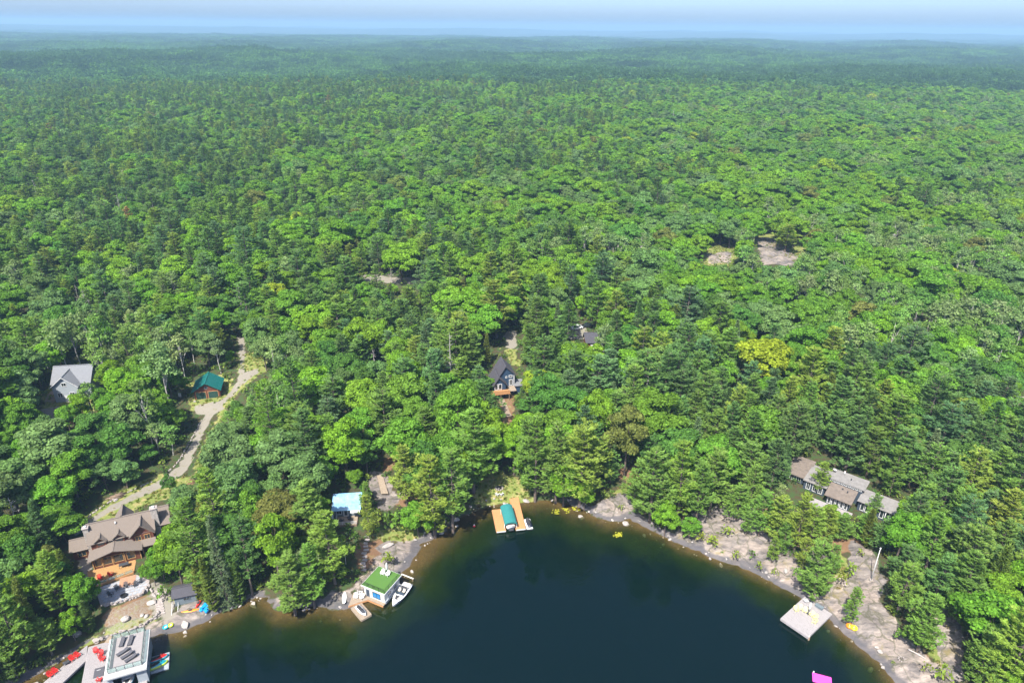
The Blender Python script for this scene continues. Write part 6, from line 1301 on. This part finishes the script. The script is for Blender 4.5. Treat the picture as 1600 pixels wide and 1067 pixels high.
q = rdw((0.9, 7.6)); tb = thing('round_table', (*q, 0.83), 0, 'small white round table on the back corner of the square grey dock', 'table'); MB().tube([(0, 0, 0.66), (0, 0, 0.7)], 0.5, 16).build('tabletop', mm('white plastic'), tb); MB().tube([(0, 0, 0), (0, 0, 0.66)], 0.06, 8).build('pedestal', mm('white plastic'), tb)
p = G(1361, 906); fpn = thing('flagpole', tuple(p), 0, 'bare white flagpole standing on the granite slope', 'flagpole'); MB().tube([(0, 0, -0.3), (0, 0, 4), (0, 0, 8.2)], [0.11, 0.10, 0.06], 8).build('pole', mm('white paint'), fpn); MB().loft([[(0.16*math.sin(b)*math.cos(a), 0.16*math.sin(b)*math.sin(a), 8.35-0.16*math.cos(b)) for a in np.arange(8)*math.pi/4] for b in (0.2, 1.0, 1.57, 2.2, 2.95)]).build('finial', mm('white plastic'), fpn); MB().box(-0.3, 0.3, -0.3, 0.3, -0.3, 0.25).build('base', mm('pale granite'), fpn, 0.03)
m0, m1 = px(1269, 1050, 0.1), px(1299, 1058, 0.1); an = math.atan2(m1[1]-m0[1], m1[0]-m0[0]); L_ = math.dist(m0, m1)
rf = thing('foam_raft', (m0[0], m0[1], 0), an, 'bright magenta floating foam mat in the water at the bottom right', 'raft'); MB().box(0, L_, -1.9, 0, -0.04, 0.16).build('mat', mm('magenta foam'), rf, 0.04); MB().box(0.15, 0.35, -0.55, -0.35, 0.163, 0.19).build('grommet', mm('charcoal plastic'), rf); MB().tube([(0.25, 0.16, 0.02), (0.25, 0.16, 0.3)], 0.12, 8).build('mooring_float', mm('white plastic'), rf)
lgp = G(1432, 1022); dl = thing('driftwood_log', (lgp[0], lgp[1], lgp[2]+0.15), R(-45), 'pale bleached log lying at the edge of the pines on the right rock', 'log'); MB().tube([(-1.4, 0, 0), (0.2, 0.05, 0.05), (1.5, 0, 0.0)], [0.15, 0.13, 0.08], 7).build('log', mm('dead_wood'), dl)
for u, v, lb in ((1409, 1030, 'small ring of stones on the granite near the bottom right'),):
    p = G(u, v); fp = thing('stone_fire_ring', tuple(p), 0, lb, 'fire pit')
    for k in range(9): a = k*2*math.pi/9; o = link('stone', STONES[k % 5], fp, (0.55*math.cos(a), 0.55*math.sin(a), 0.12), (0, 0, a)); o.scale = (0.38, 0.3, 0.3)

# ------------------------------------------------------------------ the trees that show largest are objects; the rest is one wood
for t in TREES:
    u, v = proj([(t['x'], t['y'], t['z']+t['h']*0.6)]); t['u'], t['v'] = float(u[0]), float(v[0])
    t['dist'] = math.sqrt(t['x']**2+t['y']**2+(CAM_H-t['z'])**2)
    t['inview'] = -10 < t['u'] < 1610 and -10 < t['v'] < 1085
    t['show'] = (t['h']*t['s']/t['sz'])/t['dist']
NAMEOF = {'pine': ('pine_tree', 'pine tree'), 'spruce': ('spruce_tree', 'spruce tree'), 'cedar': ('cedar_tree', 'cedar tree'), 'broad': ('broadleaf_tree', 'broadleaf tree'), 'birch': ('birch_tree', 'birch tree'), 'bush': ('bush', 'bush'), 'dead': ('dead_tree', 'dead tree')}
LIMIT = {'pine': 290, 'broad': 290, 'birch': 60, 'spruce': 60, 'cedar': 50, 'dead': 14, 'bush': 60}
chosen = []
for k in NAMEOF:
    pool = sorted([t for t in TREES if t['kind'] == k and (t['inview'] or t['hand'])], key=lambda t: (not t['hand'], t['dist']-6*t['h']*0.3))
    for t in pool[:LIMIT[k]]:
        t['solo'] = True; chosen.append(t)
rest = [t for t in TREES if not t.get('solo')]

def tree_object(t):
    nm, cat = NAMEOF[t['kind']]
    root = thing(nm, (t['x'], t['y'], t['z']), t['rot'], None, cat, None)
    root.scale = (t['s'], t['s'], t['sz'])
    if t['kind'] == 'dead':
        link('trunk', DEAD[t['var'] % len(DEAD)], root); return root
    cm, tm, _ = PROTO[t['kind']][t['var'] % len(PROTO[t['kind']])]
    c = link('crown', cm, root); c['tint'] = list(t['tint']); link('trunk', tm, root)
    return root
TREE_OBJ = []
for t in chosen: TREE_OBJ.append((t, tree_object(t)))

# ---- which tree is which: by colour, height and rank from the nearest landmark
MARKS = [('the log house', to_world(LOG_O, LOG_A, (6, 4))), ('the slate shed', to_world(SHED_O, SHED_A, (2, 1.5))), ('the grey house', to_world(GREY_O, GREY_A, (4, 3))), ('the teal roofed garage', to_world(GAR_O, GAR_A, (3.5, 3))),
         ('the cabin', to_world(CAB_O, CAB_A, (3, 1))), ('the boardwalk', tuple(G(598, 758)[:2])), ('the navy house', to_world(BLUE_O, BLUE_A, (3, 3))), ('the dark roofed outbuilding', to_world(DRK_O, DRK_A, (2, 2))), ('the cottage', to_world(COT_O, COT_A, (2, 2))),
         ('the left boathouse', bw_((3, 4))), ('the turf roofed boathouse', gw((2.5, 2.5))), ('the plank dock', cdw((3.5, 6))), ('the square dock', rdw((3, 4.5))), ('the flagpole', tuple(G(1361, 906)[:2])), ('the granite clearing', tuple(G(1210, 400)[:2])),
         ('the far road gap', tuple(G(620, 437)[:2])), ('the lone lily pad clump', tuple(px(965, 836, 0)[:2])), ('the log pile', tuple(G(183, 776)[:2])), ('the blue pedal boat', tuple(G(323, 950)[:2])), ('the small stone ring', tuple(G(1409, 1030)[:2]))]
MU = []
for nm_, q in MARKS: uu, vv = proj([(q[0], q[1], hz(*q)+2)]); MU.append((nm_, q, float(uu[0]), float(vv[0])))
DIRS = ['right of', 'behind and right of', 'behind', 'behind and left of', 'left of', 'in front and left of', 'in front of', 'in front and right of']
NTH = ['nearest', 'second nearest', 'third nearest', 'fourth nearest', 'fifth nearest', 'sixth nearest', 'seventh nearest', 'eighth nearest', 'ninth nearest', 'tenth nearest', 'eleventh nearest', 'twelfth nearest']
HB = {'pine': (13, 17), 'broad': (11, 13.5), 'birch': (12.5, 14.5), 'spruce': (11, 14), 'cedar': (8, 10), 'bush': (1.6, 2.6), 'dead': (8, 11)}
classes = {}
for t, o in TREE_OBJ:
    nm_, q, uu, vv = min(MU, key=lambda m_: math.dist(m_[1], (t['x'], t['y']))*(1.0 if m_[0] != 'the log pile' else 1.6))
    k = int(round(math.degrees(math.atan2(vv-t['v'], t['u']-uu))/45)) % 8; lo_, hi_ = HB[t['kind']]
    size = 'small' if t['h'] < lo_ else ('tall' if t['h'] > hi_ else 'mid-sized')
    classes.setdefault((nm_, k, t['kind'], t['word'], size), []).append((math.dist(q, (t['x'], t['y'])), t, o))
for (nm_, k, kind, word, size), mem in classes.items():
    mem.sort(key=lambda q: q[0])
    for i, (dd_, t, o) in enumerate(mem):
        rank = (NTH[i]+' ' if i < 12 else 'number %d nearest ' % (i+1)) if len(mem) > 1 else ''
        cat = NAMEOF[kind][1]; wd = {'light': 'light green', 'dark': 'dark green'}.get(word, word)
        tag(o, '%s%s %s %s %s %s' % (rank, size, wd, cat, DIRS[k], nm_), cat, {'pine': 'pine trees of the lakeside wood', 'broad': 'broadleaf trees of the lakeside wood', 'birch': 'birch trees of the lakeside wood', 'spruce': 'spruce trees of the lakeside wood', 'cedar': 'cedars of the lakeside wood', 'bush': 'bushes on open ground near the shore', 'dead': 'dead trees standing in the wood'}[kind])

def scatter(name, pts, rot, scl, idx, tint, meshes, label, kind='stuff', cat=None):
    col = bpy.data.collections.new(name+'_shapes')
    for i, me in enumerate(meshes):
        col.objects.link(bpy.data.objects.new('shape_%03d' % i, me))
    me = bpy.data.meshes.new(name); me.vertices.add(len(pts)); me.vertices.foreach_set('co', np.asarray(pts, np.float32).ravel())
    for nm, ty, arr in (('rot', 'FLOAT_VECTOR', rot), ('scl', 'FLOAT_VECTOR', scl), ('tint', 'FLOAT_VECTOR', tint)):
        a = me.attributes.new(nm, ty, 'POINT'); a.data.foreach_set('vector', np.asarray(arr, np.float32).ravel())
    a = me.attributes.new('idx', 'INT', 'POINT'); a.data.foreach_set('value', np.asarray(idx, np.int32))
    o = link(name, me)
    ng = bpy.data.node_groups.new(name, 'GeometryNodeTree')
    ng.interface.new_socket('Geometry', in_out='INPUT', socket_type='NodeSocketGeometry'); ng.interface.new_socket('Geometry', in_out='OUTPUT', socket_type='NodeSocketGeometry')
    gi = ng.nodes.new('NodeGroupInput'); go = ng.nodes.new('NodeGroupOutput'); ip = ng.nodes.new('GeometryNodeInstanceOnPoints')
    ci = ng.nodes.new('GeometryNodeCollectionInfo'); ci.inputs['Collection'].default_value = col; ci.inputs['Separate Children'].default_value = True; ci.inputs['Reset Children'].default_value = True
    ip.inputs['Pick Instance'].default_value = True
    def na(nm, ty):
        n = ng.nodes.new('GeometryNodeInputNamedAttribute'); n.data_type = ty; n.inputs['Name'].default_value = nm; return n.outputs['Attribute']
    ng.links.new(gi.outputs[0], ip.inputs['Points']); ng.links.new(ci.outputs[0], ip.inputs['Instance'])
    ng.links.new(na('idx', 'INT'), ip.inputs['Instance Index'])
    e2r = ng.nodes.new('FunctionNodeEulerToRotation'); ng.links.new(na('rot', 'FLOAT_VECTOR'), e2r.inputs[0]); ng.links.new(e2r.outputs[0], ip.inputs['Rotation'])
    ng.links.new(na('scl', 'FLOAT_VECTOR'), ip.inputs['Scale']); ng.links.new(ip.outputs[0], go.inputs[0])
    md = o.modifiers.new('instances', 'NODES'); md.node_group = ng
    return tag(o, label, cat, None, kind)

kk = [k for k in SPEC if k != 'bush']; flat_meshes = []; off = {}
for k in kk: off[k] = len(flat_meshes); flat_meshes += [p[2] for p in PROTO[k]]
off['dead'] = len(flat_meshes); flat_meshes += DEAD
lens = {k: len(PROTO[k]) for k in kk}; lens['dead'] = len(DEAD)
rest = [t for t in rest if t['kind'] != 'bush']
scatter('forest', [(t['x'], t['y'], t['z']) for t in rest], [(0, 0, t['rot']) for t in rest], [(t['s'], t['s'], t['sz']) for t in rest],
        [off[t['kind']]+t['var'] % lens[t['kind']] for t in rest], [t['tint'] for t in rest], flat_meshes, 'dense mixed forest stretching away behind the lakeside trees', cat='forest')

# far wood: patches of small simple trees
def simple_tree(kind, g):
    s = int(g.integers(0, 1 << 30))
    if kind == 'pine': V, F, _ = conifer(s, 16, 3.9, 0.2, 2.2, 5, 0.0, 0.30, (1.6, 1.0), 0.45, 0.4, 3, 0.4)
    else: V, F, _ = broad(s, 13, 4.4, 0.2, 16, 11, 0.95)
    return V, F
patches = []
for pi in range(10):
    g = np.random.default_rng(700+pi); T, Q, tb = [], [], 0; Vt, Ft, Vq, Fq = [], [], [], []
    share = 0.62 if pi < 6 else 0.12
    pts = []
    while len(pts) < 46:
        p = g.uniform(-21, 21, 2)
        if all((p[0]-a)**2+(p[1]-b)**2 > 4.0**2 for a, b in pts) or g.random() < 0.01: pts.append(p)
    for p in pts:
        kd = 'pine' if g.random() < share else 'broad'; V, F = simple_tree(kd, g); s = g.uniform(0.7, 1.2); c, q = math.cos(g.uniform(0, 6.28)), 0
        V = V*s+np.array([p[0], p[1], 0])
        if kd == 'pine': Ft.append(F+sum(map(len, Vt))); Vt.append(V)
        else: Fq.append(F+sum(map(len, Vq))); Vq.append(V)
    VT = np.concatenate(Vt) if Vt else np.zeros((0, 3)); VQ = np.concatenate(Vq) if Vq else np.zeros((0, 3))
    Fs = [];
    if Ft: Fs.append(np.concatenate(Ft))
    if Fq: Fs.append(np.concatenate(Fq)+len(VT))
    patches.append(mesh_np('wood_patch', np.concatenate([VT, VQ]), Fs, [MAT['needles']]))
pp = []
y = 1165.0
while y < 7600:
    st = 34.0 if y < 3500 else 44.0
    xs = np.arange(-y*0.84-60, y*0.84+60, st); pp.append(np.stack([xs+rng.uniform(-8, 8, len(xs)), y+rng.uniform(-8, 8, len(xs)), np.full(len(xs), st/34.0)], 1)); y += st
pp = np.concatenate(pp); pz_ = height(pp[:, 0], pp[:, 1]); n_ = len(pp)
pin = 0.6+0.35*waves(41, 7, 900)(pp[:, 0], pp[:, 1]); isb = rng.random(n_) > pin
idx = np.where(isb, rng.integers(6, 10, n_), rng.integers(0, 6, n_)); b_ = (1+0.16*waves(42, 7, 420)(pp[:, 0], pp[:, 1])+rng.normal(0, 0.05, n_))[:, None]
ti = np.where(isb[:, None], np.array([0.060, 0.122, 0.034]), np.array([0.046, 0.092, 0.042]))*np.array([1.45, 1.5, 1.2])*b_
sc = pp[:, 2]*rng.uniform(0.98, 1.12, n_)
scatter('far_forest', np.stack([pp[:, 0], pp[:, 1], pz_-0.5], 1), np.stack([np.zeros(n_), np.zeros(n_), rng.uniform(0, 6.283, n_)], 1), np.stack([sc, sc, sc*rng.uniform(0.85, 1.15, n_)], 1), idx, ti, patches, 'hazy blue-green forest running to the horizon', cat='forest')
FARN = n_

# loose stones along the waterline and in the shallows
gs = np.random.default_rng(19); sp = []
SH = np.array(shore[4:-5])
while len(sp) < 200:
    k = gs.integers(0, len(SH)-1); t = gs.random(); q = SH[k]+(SH[k+1]-SH[k])*t+gs.normal(0, 1.6, 2)
    sp.append(q)
sp = np.array(sp); sz_ = height(sp[:, 0], sp[:, 1]); okk = (sz_ < 0.8) & (sz_ > -1.3); sp, sz_ = sp[okk], sz_[okk]; n_ = len(sp); ss_ = gs.lognormal(-0.75, 0.55, n_).clip(0.2, 1.7)
scatter('shore_stones', np.stack([sp[:, 0], sp[:, 1], sz_+0.05*ss_], 1), gs.uniform(0, 6.28, (n_, 3))*np.array([0.1, 0.1, 1]), np.stack([ss_*1.3, ss_, ss_*0.7], 1), gs.integers(0, 4, n_), np.full((n_, 3), 0.2), BOULD, 'loose pale stones along the waterline and in the shallows', cat='stones')

# undergrowth: low bushes on the forest floor, tufts on the open grass
gg = np.random.default_rng(77)
P_ = np.stack([gg.uniform(-170, 175, 26000), gg.uniform(66, 340, 26000)], 1); P_ = P_[np.abs(P_[:, 0]) < P_[:, 1]*0.86+30]
d_ = shore_d(P_[:, 0], P_[:, 1]); P_ = P_[d_ > 0.7]
ix = np.searchsorted(XS, P_[:, 0]).clip(0, nx-1); iy = np.searchsorted(YS, P_[:, 1]).clip(0, ny-1); lin = iy*nx+ix
zk = {k: Z[k][lin] for k in Z}
pr = 0.85-0.78*zk['rock']-2*zk['gravel']-0.75*zk['grass']-0.9*zk['duff']
ok = gg.random(len(P_)) < pr
for a, b, c in NOBASE: ok &= (P_[:, 0]-a)**2+(P_[:, 1]-b)**2 > (c*1.05)**2
P_ = P_[ok]; hz_ = height(P_[:, 0], P_[:, 1]); n_ = len(P_)
us, vs = proj(np.stack([P_[:, 0], P_[:, 1], hz_+1.0], 1)); ii_ = (vs/CELL).astype(int).clip(0, KH-1); jj_ = ((us+80)/CELL).astype(int).clip(0, KW-1)
s_ = gg.uniform(0.35, 1.15, n_); s_ = np.where(keep[ii_, jj_] | (zk['rock'][ok] > 0.5), s_*0.35, s_)
tb_ = np.array([o[0] for o in TINTS['bush']])[gg.integers(0, 3, n_)]*gg.uniform(1.0, 1.6, (n_, 1))
scatter('undergrowth', np.stack([P_[:, 0], P_[:, 1], hz_-0.1], 1), np.stack([np.zeros(n_), np.zeros(n_), gg.uniform(0, 6.28, n_)], 1), np.stack([s_, s_, s_*gg.uniform(0.7, 1.1, n_)], 1), gg.integers(0, 4, n_), tb_, [p[2] for p in PROTO['bush']], 'low green shrubs and saplings covering the forest floor', cat='undergrowth')
# grass tufts
V_, F_ = [], []
for i in range(26):
    a = gg.uniform(0, 6.28); r0 = gg.uniform(0, 0.35); c = np.array([r0*math.cos(a), r0*math.sin(a), 0]); d = np.array([math.cos(a*3), math.sin(a*3), 0]); s = np.array([-d[1], d[0], 0])
    V_ += [c-s*0.05, c+s*0.05, c+d*gg.uniform(0.08, 0.25)+np.array([0, 0, gg.uniform(0.2, 0.45)])]; F_.append([3*i, 3*i+1, 3*i+2])
tuft = mesh_np('grass_tuft', np.array(V_), [np.array(F_)], [MAT['leaves']])
P_ = np.stack([gg.uniform(-135, 135, 150000), gg.uniform(66, 330, 150000)], 1); d_ = shore_d(P_[:, 0], P_[:, 1]); P_ = P_[d_ > 0.5]
ix = np.searchsorted(XS, P_[:, 0]).clip(0, nx-1); iy = np.searchsorted(YS, P_[:, 1]).clip(0, ny-1); lin = iy*nx+ix
ok = gg.random(len(P_)) < (Z['grass'][lin]-Z['gravel'][lin]*1.2-Z['rock'][lin]*0.7)*0.55+Z['rock'][lin]*0.05*(N4(P_[:, 0], P_[:, 1]) > 0.4)
for a, b, c in NOBASE: ok &= (P_[:, 0]-a)**2+(P_[:, 1]-b)**2 > (c*0.9)**2
P_ = P_[ok]; n_ = len(P_); s_ = gg.uniform(0.7, 1.6, n_); tw = gg.random((n_, 1))
tb_ = np.where(tw < 0.6, np.array([0.12, 0.17, 0.03]), np.array([0.22, 0.19, 0.07]))*gg.uniform(0.8, 1.2, (n_, 1))
scatter('grass', np.stack([P_[:, 0], P_[:, 1], height(P_[:, 0], P_[:, 1])-0.03], 1), np.stack([np.zeros(n_), np.zeros(n_), gg.uniform(0, 6.28, n_)], 1), np.stack([s_, s_, s_*0.8], 1), np.zeros(n_), tb_, [tuft], 'tufts of yellowing grass on the open ground', cat='grass')

# ------------------------------------------------------------------ air
mb = MB(); mb.box(-15200, 15200, -700, 16200, -9.5, 165)
m, N, L = new_mat('summer haze'); pv = N.new('ShaderNodeVolumePrincipled'); pv.inputs['Color'].default_value = (0.29, 0.46, 0.66, 1); pv.inputs['Density'].default_value = 0.00016; pv.inputs['Anisotropy'].default_value = 0.0
om = N.new('ShaderNodeOutputMaterial'); L.new(pv.outputs[0], om.inputs['Volume']); MAT['haze'] = m
tag(mb.build('haze', m), kind='stuff')
print('trees', len(TREES), 'solo', len(chosen), 'far patches', FARN)
